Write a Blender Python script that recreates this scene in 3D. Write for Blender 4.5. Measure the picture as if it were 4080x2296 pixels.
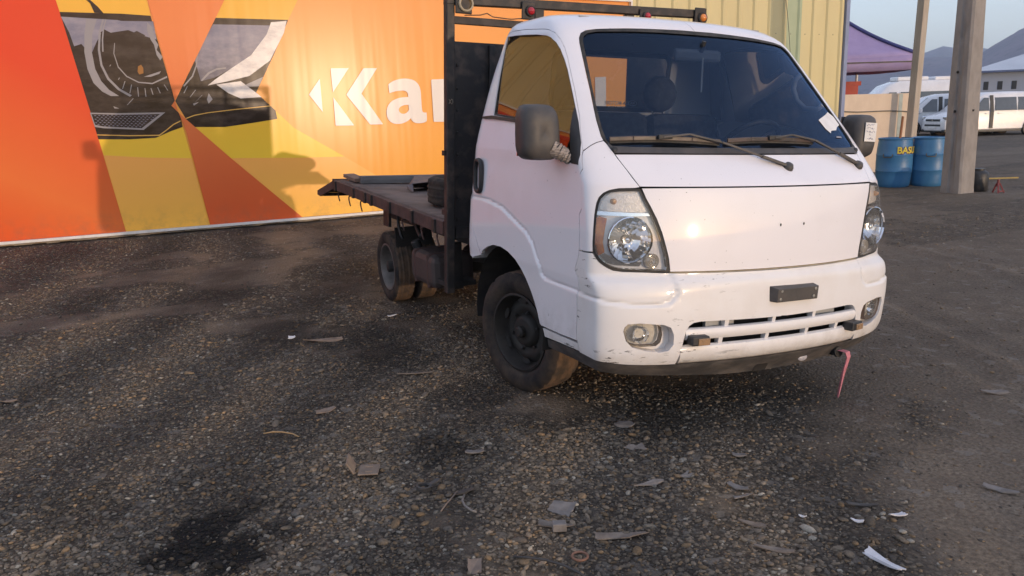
import bpy, bmesh, math, random
import numpy as np
from mathutils import Vector, Matrix, geometry
R=math.radians
random.seed(7); rng=np.random.default_rng(11)
for o in list(bpy.data.objects): bpy.data.objects.remove(o)
scene=bpy.context.scene
COL=scene.collection
# ------------------------------------------------------------------ camera
CAM=(-2.6332,-2.6098,1.4790); YAW,PITCH,ROLL=0.446167,0.217158,-0.029475
def cam_basis(yaw,pitch,roll):
    f=Vector((math.sin(yaw)*math.cos(pitch),math.cos(yaw)*math.cos(pitch),-math.sin(pitch)))
    r=Vector((math.cos(yaw),-math.sin(yaw),0)); u=r.cross(f)
    return r*math.cos(roll)+u*math.sin(roll), u*math.cos(roll)-r*math.sin(roll), f
cr_,cu_,cf_=cam_basis(YAW,PITCH,ROLL)
cam=bpy.data.cameras.new('camera'); camo=bpy.data.objects.new('camera',cam); COL.objects.link(camo)
camo.matrix_world=Matrix(((cr_.x,cu_.x,-cf_.x,CAM[0]),(cr_.y,cu_.y,-cf_.y,CAM[1]),(cr_.z,cu_.z,-cf_.z,CAM[2]),(0,0,0,1)))
cam.sensor_width=36; cam.sensor_fit='HORIZONTAL'; cam.lens=28.247; cam.clip_start=.05; cam.clip_end=6000
scene.camera=camo
# ------------------------------------------------------------------ sky, sun, exposure
SUN_AZ,SUN_EL=R(13.3),R(1.6)       # azimuth measured from -y towards +x
world=bpy.data.worlds.new('World'); scene.world=world; world.use_nodes=True
wn=world.node_tree.nodes; wl=world.node_tree.links
sky=wn.new('ShaderNodeTexSky'); sky.sky_type='NISHITA'; sky.sun_disc=False
sky.sun_elevation=R(4.5); sky.sun_rotation=math.pi-SUN_AZ
sky.air_density=1.0; sky.dust_density=1.0; sky.ozone_density=2.6; sky.altitude=300
wn['Background'].inputs[1].default_value=0.15
# thin high haze evens the sky out: the clear-air sky blended with one pale tone over the whole dome
hz=wn.new('ShaderNodeMix'); hz.data_type='RGBA'; hz.inputs[0].default_value=0.52; hz.inputs[7].default_value=(2.38,2.36,2.76,1)
wl.new(sky.outputs[0],hz.inputs[6]); wl.new(hz.outputs[2],wn['Background'].inputs[0])
sun=bpy.data.lights.new('sun','SUN'); sun.energy=0.55; sun.angle=R(0.55); sun.color=(1.0,.73,.50)
suno=bpy.data.objects.new('sun',sun); COL.objects.link(suno)
sd=Vector((math.sin(SUN_AZ)*math.cos(SUN_EL),-math.cos(SUN_AZ)*math.cos(SUN_EL),math.sin(SUN_EL)))
suno.location=sd*30; suno.rotation_euler=(-sd).to_track_quat('-Z','Y').to_euler()
vs=scene.view_settings; vs.view_transform='Standard'; vs.look='None'; vs.exposure=1.57; vs.gamma=1; vs.use_curve_mapping=False
scene.cycles.max_bounces=8; scene.cycles.transparent_max_bounces=24; scene.cycles.glossy_bounces=5
# ------------------------------------------------------------------ helpers: materials
def new_mat(name):
    m=bpy.data.materials.new(name); m.use_nodes=True
    return m,m.node_tree.nodes,m.node_tree.links,m.node_tree.nodes['Principled BSDF']
def coords(n,l,scale=(1,1,1),kind='Object'):
    t=n.new('ShaderNodeTexCoord'); mp=n.new('ShaderNodeMapping'); mp.inputs['Scale'].default_value=scale
    l.new(t.outputs[kind],mp.inputs[0]); return mp.outputs[0]
def noise(n,l,vec,scale,detail=4,rough=.55):
    t=n.new('ShaderNodeTexNoise'); t.inputs['Scale'].default_value=scale; t.inputs['Detail'].default_value=detail
    t.inputs['Roughness'].default_value=rough; l.new(vec,t.inputs['Vector']); return t.outputs['Fac']
def ramp(n,l,fac,stops):
    r=n.new('ShaderNodeValToRGB'); e=r.color_ramp.elements
    while len(e)<len(stops): e.new(.5)
    for i,(p,c) in enumerate(stops):
        e[i].position=p; e[i].color=(c,c,c,1) if not hasattr(c,'__len__') else (*c,1)
    l.new(fac,r.inputs[0]); return r.outputs[0]
def mixc(n,l,fac,a,b,mode='MIX'):
    m=n.new('ShaderNodeMix'); m.data_type='RGBA'; m.blend_type=mode
    for k,v in ((0,fac),(6,a),(7,b)):
        if hasattr(v,'is_output') or hasattr(v,'links'): l.new(v,m.inputs[k])
        elif k==0: m.inputs[0].default_value=v
        else: m.inputs[k].default_value=(*v,1)
    return m.outputs[2]
def bump(n,l,b,h,strength=.3,dist=.01):
    u=n.new('ShaderNodeBump'); u.inputs['Strength'].default_value=strength; u.inputs['Distance'].default_value=dist
    l.new(h,u.inputs['Height']); l.new(u.outputs[0],b.inputs['Normal'])
MATS={}
def pm(name,c1,c2=None,scale=6,rough=.5,metal=0,bmp=0,bscale=60,coat=0,lo=.4,hi=.65,stretch=(1,1,1),rvar=.12,spec=.5,alpha=None):
    """procedural paint / metal / plastic: two tones broken up by noise, roughness variation, fine relief"""
    if name in MATS: return MATS[name]
    m,n,l,b=new_mat(name); v=coords(n,l,stretch); c2=c2 or tuple(x*.8 for x in c1)
    f=ramp(n,l,noise(n,l,v,scale,6,.6),[(lo,0.0),(hi,1.0)])
    l.new(mixc(n,l,f,c1,c2),b.inputs['Base Color'])
    rr=n.new('ShaderNodeMapRange'); rr.inputs[3].default_value=max(0.03,rough-rvar); rr.inputs[4].default_value=min(1,rough+rvar)
    l.new(noise(n,l,v,scale*2.3,5),rr.inputs[0]); l.new(rr.outputs[0],b.inputs['Roughness'])
    b.inputs['Metallic'].default_value=metal; b.inputs['Coat Weight'].default_value=coat; b.inputs['Coat Roughness'].default_value=.06
    b.inputs['Specular IOR Level'].default_value=spec
    if bmp: bump(n,l,b,noise(n,l,v,bscale,4),bmp,.004)
    MATS[name]=m; return m
def glass(name,tint=(.6,.65,.68),ior=1.5,rough=.0,boost=1.0,gloss=(1,1,1),milk=0):
    if name in MATS: return MATS[name]
    m,n,l,b=new_mat(name); n.remove(b); out=n['Material Output']
    tr=n.new('ShaderNodeBsdfTransparent'); tr.inputs[0].default_value=(*tint,1)
    gl=n.new('ShaderNodeBsdfGlossy'); gl.inputs['Roughness'].default_value=rough; gl.inputs['Color'].default_value=(*gloss,1)
    fr=n.new('ShaderNodeFresnel'); fr.inputs[0].default_value=ior
    mu=n.new('ShaderNodeMath'); mu.operation='MULTIPLY'; mu.use_clamp=True; mu.inputs[1].default_value=boost; l.new(fr.outputs[0],mu.inputs[0])
    mx=n.new('ShaderNodeMixShader'); l.new(mu.outputs[0],mx.inputs[0]); l.new(tr.outputs[0],mx.inputs[1]); l.new(gl.outputs[0],mx.inputs[2])
    res=mx.outputs[0]
    if milk:      # aged plastic or a film of dust: a little of the light scatters at the surface
        df=n.new('ShaderNodeBsdfDiffuse'); df.inputs[0].default_value=(.8,.8,.78,1); m2=n.new('ShaderNodeMixShader')
        l.new(ramp(n,l,noise(n,l,coords(n,l),7,5,.6),[(.25,milk*.5),(.75,milk*1.5)]),m2.inputs[0]); l.new(res,m2.inputs[1]); l.new(df.outputs[0],m2.inputs[2]); res=m2.outputs[0]
    l.new(res,out.inputs[0]); MATS[name]=m; return m
# ------------------------------------------------------------------ helpers: meshes
def wt(o):
    t=Vector((0,0,0))
    while o is not None: t=t+o.location; o=o.parent
    return t
def link(o,parent=None):
    COL.objects.link(o)
    if parent is not None: o.parent=parent; o.location=-wt(parent)
    return o
def mesh_obj(name,verts,faces,mat,parent=None,smooth=False,bevel=0,origin=None,auto=None,solid=0):
    me=bpy.data.meshes.new(name); me.from_pydata([tuple(v) for v in verts],[],faces)
    me.validate(); o=bpy.data.objects.new(name,me)
    for m in (mat if isinstance(mat,(list,tuple)) else [mat]): me.materials.append(m)
    if smooth: me.shade_smooth()
    if auto is not None:
        me.shade_smooth()
        try: me.set_sharp_from_angle(angle=R(auto))
        except Exception: pass
    me.update()
    if solid:
        s=o.modifiers.new('solid','SOLIDIFY'); s.thickness=solid; s.offset=0
    if bevel:
        b=o.modifiers.new('bevel','BEVEL'); b.width=bevel; b.segments=2; b.limit_method='ANGLE'; b.angle_limit=R(40)
    if origin is not None:
        me.transform(Matrix.Translation(-Vector(origin)))
    link(o,parent)
    if origin is not None and parent is None: o.location=origin
    return o
def ident(P): return P
class MB:
    def __init__(s,xf=ident): s.v=[];s.f=[];s.xf=xf
    def add(s,V,F):
        k=len(s.v); s.v+= [s.xf(p) for p in V]; s.f+=[tuple(i+k for i in f) for f in F]; return s
    def box(s,c,d,rot=None,taper=1.0):
        V=[]
        for sx in (-1,1):
            for sy in (-1,1):
                for sz in (-1,1):
                    t=taper if sz>0 else 1
                    p=Vector((sx*d[0]/2*t,sy*d[1]/2*t,sz*d[2]/2))
                    if rot is not None: p=rot@p
                    V.append((p.x+c[0],p.y+c[1],p.z+c[2]))
        return s.add(V,[(0,1,3,2),(4,6,7,5),(0,4,5,1),(2,3,7,6),(0,2,6,4),(1,5,7,3)])
    def bar(s,a,b,w,h):
        a=Vector(a);b=Vector(b);d=b-a; q=d.to_track_quat('X','Z').to_matrix()
        return s.box((a+b)/2,(d.length,w,h),q)
    def tube(s,pts,r,n=8,cap=True):
        pts=[Vector(p) for p in pts]; V=[];F=[]; N=None
        for i,p in enumerate(pts):
            t=(pts[min(i+1,len(pts)-1)]-pts[max(i-1,0)]).normalized()
            if N is None:
                N=t.orthogonal().normalized()
            else:
                N=(N-t*N.dot(t)); N=N.normalized() if N.length>1e-6 else t.orthogonal().normalized()
            Bn=t.cross(N); rr=r[i] if hasattr(r,'__len__') else r
            for k in range(n):
                a=2*math.pi*k/n; q=p+N*math.cos(a)*rr+Bn*math.sin(a)*rr; V.append(tuple(q))
        for i in range(len(pts)-1):
            for k in range(n): F.append((i*n+k,i*n+(k+1)%n,(i+1)*n+(k+1)%n,(i+1)*n+k))
        if cap: F.append(tuple(range(n))[::-1]); F.append(tuple((len(pts)-1)*n+k for k in range(n)))
        return s.add(V,F)
    def lathe(s,prof,c,axis,n=32,start=None,cap=False,squash=None):
        ax=Vector(axis).normalized(); u=Vector(start).normalized() if start else ax.orthogonal().normalized(); w=ax.cross(u); c=Vector(c); V=[];F=[]
        for r,h in prof:
            for k in range(n):
                a=2*math.pi*k/n; p=c+ax*h+u*(math.cos(a)*r)+w*(math.sin(a)*r); V.append(tuple(p))
        for i in range(len(prof)-1):
            for k in range(n): F.append((i*n+k,i*n+(k+1)%n,(i+1)*n+(k+1)%n,(i+1)*n+k))
        if cap: F.append(tuple(range(n))[::-1]); F.append(tuple((len(prof)-1)*n+k for k in range(n)))
        return s.add(V,F)
    def prism(s,poly,vec):
        n=len(poly); v=Vector(vec); V=[tuple(p) for p in poly]+[tuple(Vector(p)+v) for p in poly]
        F=[tuple(range(n))[::-1],tuple(range(n,2*n))]+[(i,(i+1)%n,n+(i+1)%n,n+i) for i in range(n)]
        return s.add(V,F)
    def build(s,name,mat,parent=None,**k): return mesh_obj(name,s.v,s.f,mat,parent,**k)
def recalc(o):
    bm=bmesh.new(); bm.from_mesh(o.data); bmesh.ops.recalc_face_normals(bm,faces=bm.faces); bm.to_mesh(o.data); bm.free(); return o
def tag(o,label=None,cat=None,group=None,kind=None):
    if label: o['label']=label
    if cat: o['category']=cat
    if group: o['group']=group
    if kind: o['kind']=kind
    return o
def empty(name,loc): 
    o=bpy.data.objects.new(name,None); COL.objects.link(o); o.location=loc; o.empty_display_size=.2; return o
def in_poly(x,y,P):
    c=False; j=len(P)-1
    for i in range(len(P)):
        xi,yi=P[i];xj,yj=P[j]
        if (yi>y)!=(yj>y) and x<(xj-xi)*(y-yi)/(yj-yi)+xi: c=not c
        j=i
    return c
def densify(P,step,closed=True):
    o=[]; n=len(P)
    for i in range(n if closed else n-1):
        a=P[i];b=P[(i+1)%n]; d=math.hypot(b[0]-a[0],b[1]-a[1]); k=max(1,int(math.ceil(d/step)))
        for t in range(k): o.append((a[0]+(b[0]-a[0])*t/k,a[1]+(b[1]-a[1])*t/k))
    if not closed: o.append(P[-1])
    return o
def inset(P,d):
    n=len(P); A=sum(P[i][0]*P[(i+1)%n][1]-P[(i+1)%n][0]*P[i][1] for i in range(n)); s=1 if A>0 else -1; o=[]
    for i in range(n):
        a=P[i-1];b=P[i];c=P[(i+1)%n]
        e1=(b[0]-a[0],b[1]-a[1]);e2=(c[0]-b[0],c[1]-b[1]);l1=math.hypot(*e1) or 1e-9;l2=math.hypot(*e2) or 1e-9
        nx=-(e1[1]/l1+e2[1]/l2);ny=(e1[0]/l1+e2[0]/l2);L=math.hypot(nx,ny) or 1e-9
        k=min(2.0,2/L) if L>0 else 1
        o.append((b[0]+s*nx/L*d*k*.99 if L>1e-6 else b[0],b[1]+s*ny/L*d*k*.99 if L>1e-6 else b[1]))
    return o
def cdt(P,holes,step):
    """triangulate polygon with holes, interior points on a grid"""
    vs=[];es=[]
    def addp(Q):
        k=len(vs); vs.extend(Q); n=len(Q); es.extend([(k+i,k+(i+1)%n) for i in range(n)])
    addp(P)
    for h in holes: addp(h)
    nb=len(vs)
    xs=[p[0] for p in P];ys=[p[1] for p in P]
    segs=[(vs[a],vs[b]) for a,b in es]
    SA=np.array([s[0] for s in segs]);SB=np.array([s[1] for s in segs]);D=SB-SA;L2=(D*D).sum(1)+1e-12
    y=min(ys)+step*.5; row=0
    while y<max(ys):
        x=min(xs)+step*(.5 if row%2 else 0)
        while x<max(xs):
            if in_poly(x,y,P) and not any(in_poly(x,y,h) for h in holes):
                q=np.array((x,y)); t=np.clip(((q-SA)*D).sum(1)/L2,0,1); dd=np.hypot(*(SA+D*t[:,None]-q).T).min()
                if dd>step*.45: vs.append((x,y))
            x+=step
        y+=step*.87; row+=1
    r=geometry.delaunay_2d_cdt([Vector(v) for v in vs],es,[],0,1e-7)
    V=[tuple(v) for v in r[0]]; T=[]
    for f in r[2]:
        cx=sum(V[i][0] for i in f)/len(f); cy=sum(V[i][1] for i in f)/len(f)
        if in_poly(cx,cy,P) and not any(in_poly(cx,cy,h) for h in holes): T.append(tuple(f))
    # boundary edges
    cnt={}
    for f in T:
        for i in range(len(f)):
            e=(f[i],f[(i+1)%len(f)]); k=tuple(sorted(e)); cnt.setdefault(k,[]).append(e)
    bd=[v[0] for v in cnt.values() if len(v)==1]
    return V,T,bd
# ------------------------------------------------------------------ ground
def vnoise(x,y,seed=0):
    xi=np.floor(x).astype(np.int64);yi=np.floor(y).astype(np.int64);xf=x-xi;yf=y-yi
    def h(a,b):
        n=(a*374761393+b*668265263+seed*1274126177)&0x7fffffff; n=((n^(n>>13))*1274126177)&0x7fffffff; return ((n^(n>>16))&0xffff)/65535.
    u=xf*xf*(3-2*xf);v=yf*yf*(3-2*yf)
    return (h(xi,yi)*(1-u)+h(xi+1,yi)*u)*(1-v)+(h(xi,yi+1)*(1-u)+h(xi+1,yi+1)*u)*v
def fbm(x,y,s,o=4,seed=0):
    t=0;a=.5
    for k in range(o): t=t+a*vnoise(x*s*2**k,y*s*2**k,seed+k*17); a*=.5
    return t
WHEELS=[(-.75,1.13),(.75,1.13),(-.6,3.56),(.6,3.56)]
def gh(x,y):
    x=np.asarray(x,float);y=np.asarray(y,float)
    # worn yard: long shallow ruts swept along the drive direction, small humps
    c,s_=math.cos(R(-28)),math.sin(R(-28)); u=x*c+y*s_; v=-x*s_+y*c
    h=.044*(fbm(u*.35,v*1.1,1.0,3,3)-.47)+.014*(fbm(x,y,2.2,3,9)-.47)
    tr=0
    for off in (1.9,2.25,3.6,3.95):
        q=(x-off-.42*(y-1)-.05*np.sin(y*1.3)); tr=tr-.012*np.exp(-(q/.09)**2)*(.75+.25*np.sin((y*1.1+x*.4)*26))+.007*np.exp(-((np.abs(q)-.17)/.06)**2)
    h=h+tr*np.clip((8-y)/2,0,1)
    k=np.ones_like(x)
    for wx,wy in WHEELS: k=k*(1-.85*np.exp(-((x-wx)**2+(y-wy)**2)/.35))
    far=np.clip((np.hypot(x-1,y-3)-11)/8,0,1); k=k*(1-.6*far)
    k=k*np.clip((9.0-y)/1.5,.15,1)
    return h*k
def axis(lo,hi,step,far,near):
    a=list(np.arange(lo,hi+1e-6,step)); d=step
    r=[];x=hi
    while x<far: d*=1.22; x+=d; r.append(x)
    d=step; l=[];x=lo
    while x>-near: d*=1.22; x-=d; l.append(x)
    return np.array(l[::-1]+a+r)
gx=axis(-5.5,6.5,.05,2500,300); gy=axis(-1.8,9.2,.05,2500,110)
X,Y=np.meshgrid(gx,gy,indexing='ij'); Z=gh(X,Y)
nx_,ny_=len(gx),len(gy)
gv=np.stack([X,Y,Z],-1).reshape(-1,3)
ii=np.arange(nx_*ny_).reshape(nx_,ny_)
gf=np.stack([ii[:-1,:-1],ii[1:,:-1],ii[1:,1:],ii[:-1,1:]],-1).reshape(-1,4)
def big_mesh(name,V,F):
    me=bpy.data.meshes.new(name); k=F.shape[1]
    me.vertices.add(len(V)); me.vertices.foreach_set('co',V.astype(np.float32).ravel())
    me.loops.add(F.size); me.loops.foreach_set('vertex_index',F.astype(np.int32).ravel())
    me.polygons.add(len(F)); me.polygons.foreach_set('loop_start',(np.arange(len(F))*k).astype(np.int32))
    me.polygons.foreach_set('loop_total',np.full(len(F),k,np.int32))
    me.update(calc_edges=True); me.shade_smooth(); return me
STAINS=[(-2.53,.22,.14,.95),(-2.61,.20,.11,.95),(-2.44,.13,.13,.95),(-2.56,.37,.075,.9),(-2.45,.40,.08,.85),(-2.26,.22,.07,.7),(-2.33,.46,.05,.6),(-1.48,.61,.15,.6),(-1.62,.58,.06,.5),(-1.70,3.1,.26,.5),(-1.35,2.75,.30,.5),(-2.93,.78,.22,.42),(-1.2,2.1,.26,.45),(-2.0,4.6,.40,.35),(-.9,.6,.16,.35),(-2.2,5.6,.5,.25),(-1.1,1.2,.2,.4)]
def stain(x,y):
    x=np.asarray(x,float);y=np.asarray(y,float); t=np.zeros_like(x)
    w=.75*(fbm(x,y,9,4,5)-.47)*2
    for sx,sy,r,k in STAINS:
        d=np.hypot(x-sx,(y-sy)*.8)/r+w; t=np.maximum(t,k*np.clip((1.10-d)/.30,0,1))
    return t
def dust_sun_band(x,y):  # dust bands that also paint the low sun's streaks into the ground colour
    """-1 oily and dark .. +1 pale dust and painted sunlit streaks, in curved bands along the old wheel tracks on the left"""
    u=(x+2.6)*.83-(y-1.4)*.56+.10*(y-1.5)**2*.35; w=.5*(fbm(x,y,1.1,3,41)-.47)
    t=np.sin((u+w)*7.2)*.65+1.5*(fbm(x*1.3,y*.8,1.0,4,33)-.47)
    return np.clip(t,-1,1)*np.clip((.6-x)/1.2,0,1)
def gravel_density(x,y):
    """1 = loose gravel, 0 = trodden dirt"""
    g=fbm(x*.9,y*.9,1.3,4,21)
    left=np.clip((.35-x+.25*y*0)/1.4,0,1)            # loose stones lie to the left of and in front of the truck
    band=np.exp(-((y+.55*x-.15)/.55)**2)              # heaped windrow in front of the bumper
    d=.35+.75*np.clip(left,0,1)+.75*band-1.5*np.clip((.50-g)*3.4,0,1)
    d=d-.65*np.clip((x-.1+.9*(-y-.2))/1.0,0,1)*(y<1.5)
    d=d-.30*np.clip((x+2.0)/.6,0,1)*(y<3)
    d=d+1.3*np.clip((-1.75-x-.12*y)/.5,0,1)*(y<4)
    return np.clip(d,.04,1)
gm=big_mesh('ground',gv,gf)
at=gm.attributes.new('stain','FLOAT','POINT'); at.data.foreach_set('value',stain(gv[:,0],gv[:,1]).astype(np.float32))
at=gm.attributes.new('loose','FLOAT','POINT'); at.data.foreach_set('value',gravel_density(gv[:,0],gv[:,1]).astype(np.float32))
at=gm.attributes.new('band','FLOAT','POINT'); at.data.foreach_set('value',(dust_sun_band(gv[:,0],gv[:,1])*.5+.5).astype(np.float32))
m,n,l,b=new_mat('yard_dirt_and_gravel'); MATS['ground']=m
v=coords(n,l)
big=noise(n,l,v,.5,5); mid=noise(n,l,v,4.5,5); fine=noise(n,l,v,60,4,.7)
vo=n.new('ShaderNodeTexVoronoi'); vo.inputs['Scale'].default_value=55; l.new(v,vo.inputs['Vector'])
vo2=n.new('ShaderNodeTexVoronoi'); vo2.inputs['Scale'].default_value=21; vo2.inputs['Randomness'].default_value=1; l.new(v,vo2.inputs['Vector'])
dirt=mixc(n,l,ramp(n,l,mid,[(.35,0.),(.68,1.)]),(.200,.155,.116),(.280,.224,.168))
dirt=mixc(n,l,ramp(n,l,fine,[(.36,0.),(.64,.9)]),dirt,(.105,.082,.063))
sep=n.new('ShaderNodeSeparateColor'); l.new(vo.outputs['Color'],sep.inputs[0])
stone=ramp(n,l,sep.outputs[0],[(0,(.062,.052,.042)),(.45,(.120,.100,.080)),(.7,(.152,.122,.093)),(.88,(.198,.148,.102)),(1,(.26,.23,.19))])
crack=ramp(n,l,vo.outputs['Distance'],[(.25,1.),(.62,.45)])
stone=mixc(n,l,1.0,stone,crack,'MULTIPLY')
lo_=n.new('ShaderNodeAttribute'); lo_.attribute_name='loose'; st_=n.new('ShaderNodeAttribute'); st_.attribute_name='stain'
mx_=n.new('ShaderNodeMath'); mx_.operation='MULTIPLY_ADD'; l.new(mid,mx_.inputs[0]); mx_.inputs[1].default_value=.9; l.new(lo_.outputs['Fac'],mx_.inputs[2])
col=mixc(n,l,ramp(n,l,mx_.outputs[0],[(.62,0.),(.95,1.)]),dirt,stone)
col=mixc(n,l,ramp(n,l,big,[(.35,.45),(.7,0.)]),col,(.068,.056,.046))
spk=n.new('ShaderNodeSeparateColor'); l.new(vo2.outputs['Color'],spk.inputs[0])
col=mixc(n,l,ramp(n,l,spk.outputs[1],[(.93,0.),(.97,.55)]),col,(.22,.195,.17))
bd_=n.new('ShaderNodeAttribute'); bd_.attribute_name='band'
col=mixc(n,l,1.0,col,ramp(n,l,bd_.outputs['Fac'],[(0,(.55,.54,.54)),(.5,(1,1,1)),(1,(1.5,1.38,1.2))]),'MULTIPLY')  # pale bands brightened and warmed, painting sunlit streaks over the dust
col=mixc(n,l,st_.outputs['Fac'],col,(.006,.006,.007))
l.new(col,b.inputs['Base Color']); b.inputs['Roughness'].default_value=.9; b.inputs['Specular IOR Level'].default_value=.25
hh=n.new('ShaderNodeMath'); hh.operation='MULTIPLY_ADD'; l.new(vo.outputs['Distance'],hh.inputs[0]); hh.inputs[1].default_value=-.9; l.new(fine,hh.inputs[2])
bump(n,l,b,hh.outputs[0],.9,.014)
gm.materials.append(m); go=bpy.data.objects.new('ground',gm); COL.objects.link(go); tag(go,'dark trodden dirt yard with gravel, ruts and oil stains','ground',kind='structure')
# ---- loose gravel: one mesh of many small distorted stones
def ico(sub):
    bm=bmesh.new(); bmesh.ops.create_icosphere(bm,subdivisions=sub,radius=1); bm.verts.ensure_lookup_table()
    V=np.array([v.co[:] for v in bm.verts]);F=np.array([[v.index for v in f.verts] for f in bm.faces]); bm.free(); return V,F
def stones(px,py,rad,sub,seed):
    g=np.random.default_rng(seed); BV,BF=ico(sub); N=len(px); nv=len(BV)
    sc=np.stack([g.uniform(.85,1.55,N),g.uniform(.55,1.0,N),g.uniform(.34,.66,N)],-1)*rad[:,None]
    # low-frequency lumps shared along random directions
    V=BV[None]*np.ones((N,1,1))
    for _ in range(3):
        d=g.normal(size=(N,1,3)); d/=np.linalg.norm(d,axis=-1,keepdims=True); V=V*(1+.17*np.clip((BV[None]*d).sum(-1,keepdims=True)-.25,-1,1)*g.choice([-1,1],(N,1,1)))
    V=V*(1+g.uniform(-.09,.09,(N,nv,1)))
    V=V*sc[:,None]
    t=g.uniform(-.35,.35,N);c,s=np.cos(t),np.sin(t); x,z=V[...,0]*c[:,None]-V[...,2]*s[:,None],V[...,0]*s[:,None]+V[...,2]*c[:,None]; V[...,0]=x;V[...,2]=z
    a=g.uniform(0,6.283,N);c,s=np.cos(a),np.sin(a); x,y=V[...,0]*c[:,None]-V[...,1]*s[:,None],V[...,0]*s[:,None]+V[...,1]*c[:,None]; V[...,0]=x;V[...,1]=y
    V[...,0]+=px[:,None];V[...,1]+=py[:,None];V[...,2]+=(gh(px,py)+sc[:,2]*g.uniform(-.1,.55,N))[:,None]
    F=BF[None]+(np.arange(N)*nv)[:,None,None]
    k=g.random(N); base=np.where(k[:,None]<.26,np.array([.100,.087,.074]),np.where(k[:,None]<.76,np.array([.162,.132,.100]),np.where(k[:,None]<.94,np.array([.205,.142,.084]),np.array([.26,.235,.195]))))
    base=base*g.uniform(.6,1.3,(N,1))*(1-.93*stain(px,py)[:,None]*(g.random((N,1))>.10))
    db=dust_sun_band(px,py)[:,None]; base=base*(1+.42*db)*np.where(db>0,np.array([1+.0,1,1]),1)*(1+np.clip(db,0,1)*np.array([.10,.0,-.12]))  # pale bands tinted warm: sunlight painted into the stone colour
    C=np.repeat(np.concatenate([base,np.ones((N,1))],1)[:,None],nv,1)
    return V.reshape(-1,3),F.reshape(-1,3),C.reshape(-1,4)
CAM_X,CAM_Y=-2.63,-2.61      # camera ground position: gravel is scattered densest round it, hills set out from it
def scatter(N,rmin,rmax,p,rlo,rhi,seed,a0=R(-12),a1=R(68)):
    g=np.random.default_rng(seed); a=g.uniform(a0,a1,N*3); r=(rmin**p+(rmax**p-rmin**p)*g.random(N*3))**(1/p)
    x=CAM_X+r*np.sin(a);y=CAM_Y+r*np.cos(a); ok=(g.random(N*3)<gravel_density(x,y))&(y<8.9)  # stones thrown in a fan from the camera position
    x,y,r=x[ok][:N],y[ok][:N],r[ok][:N]
    rad=np.clip(np.exp(g.normal(0,.45,len(x)))*rlo,rlo*.55,rhi)
    return x,y,rad
parts=[]
x,y,rad=scatter(15000,1.6,3.6,1.5,.0060,.016,1,R(-14),R(70)); parts.append(stones(x,y,rad,2,101))
x,y,rad=scatter(56000,1.6,6.2,1.3,.0047,.012,2,R(-12),R(70)); parts.append(stones(x,y,rad,1,102))
x,y,rad=scatter(22000,4.6,12.0,1.1,.0072,.015,3,R(-10),R(66)); parts.append(stones(x,y,rad,1,103))
x,y,rad=scatter(220,1.8,8.0,1.0,.014,.024,4); parts.append(stones(x,y,rad,2,104))
V=[];F=[];C=[];k=0
for a,f,c in parts: V.append(a);F.append(f+k);C.append(c);k+=len(a)
V=np.concatenate(V);F=np.concatenate(F);C=np.concatenate(C)
sm=big_mesh('loose_gravel',V,F)
ca=sm.color_attributes.new('stone','FLOAT_COLOR','POINT'); ca.data.foreach_set('color',C.astype(np.float32).ravel())
m,n,l,b=new_mat('river_gravel_stones'); at=n.new('ShaderNodeAttribute'); at.attribute_name='stone'
v=coords(n,l); f=ramp(n,l,noise(n,l,v,120,4),[(.3,.72),(.7,1.2)])
l.new(mixc(n,l,1.0,at.outputs['Color'],f,'MULTIPLY'),b.inputs['Base Color']); b.inputs['Roughness'].default_value=.82; b.inputs['Specular IOR Level'].default_value=.3
bump(n,l,b,noise(n,l,v,260,3),.25,.002)
sm.materials.append(m); so=bpy.data.objects.new('loose_gravel',sm); COL.objects.link(so); tag(so,'loose grey and brown gravel stones strewn over the yard','gravel',kind='stuff')
# ------------------------------------------------------------------ yellow shed with ribbed steel sheets
M_yel=pm('yellow_steel_sheet',(.64,.545,.285),(.58,.49,.255),scale=1.4,rough=.42,bmp=.05,bscale=9,stretch=(1,1,.25))
M_grn=pm('pale_green_sheet',(.40,.46,.30),(.36,.42,.27),scale=2,rough=.5)
M_trim=pm('blue_grey_trim',(.23,.27,.42),(.20,.24,.37),scale=3,rough=.45)
M_conc=pm('rough_concrete',(.30,.26,.21),(.20,.17,.14),scale=7,rough=.9,bmp=.5,bscale=40)
YW=9.12
shed=empty('steel_shed',(3.2,YW,0)); tag(shed,'yellow ribbed sheet steel shed wall rising behind the banner and the truck','building')
P_=.3585; xs=[10.19-P_*k for k in range(0,52)][::-1]; HW=5.2
screw_m=pm('dull_screw',(.25,.24,.2),rough=.4,metal=.6)
for i in range(len(xs)-1):
    x0,x1=xs[i],xs[i+1]
    # one sheet module: flat pan with a raised trapezoid rib on its right side
    prof=[(x0,YW),(x1-.115,YW),(x1-.085,YW-.030),(x1-.030,YW-.030),(x1,YW)]
    g=(x1>9.0 and x0<9.15 and False)
    V=[(p[0],p[1],.10) for p in prof]+[(p[0],p[1],HW) for p in prof]; k=len(prof)
    V+=[(p[0],p[1]+.012,.10) for p in prof]+[(p[0],p[1]+.012,HW) for p in prof]
    F=[(j,j+1,k+j+1,k+j) for j in range(k-1)]
    mesh_obj('wall_panel',V,F,M_grn if abs(x1-9.115)<.19 else M_yel,shed)
    if x1>5:
        for z in (1.35,2.72): MB().lathe([(0,-.008),(.007,-.008),(.010,-.003),(.010,0)],(x0+.1,YW-.001,z+.0),(0,1,0),8).build('screw',screw_m,shed)
MB().box((10.235,YW-.02,HW/2),(.09,.10,HW)).build('corner_trim',M_trim,shed,bevel=.006)
MB().box((10.24,YW+6.0,HW/2),(.05,11.85,HW)).build('side_wall',M_yel,shed)
MB().box((1.0,YW+6.0,HW+.08),(18.8,12.6,.12)).build('roof',M_trim,shed)
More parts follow.
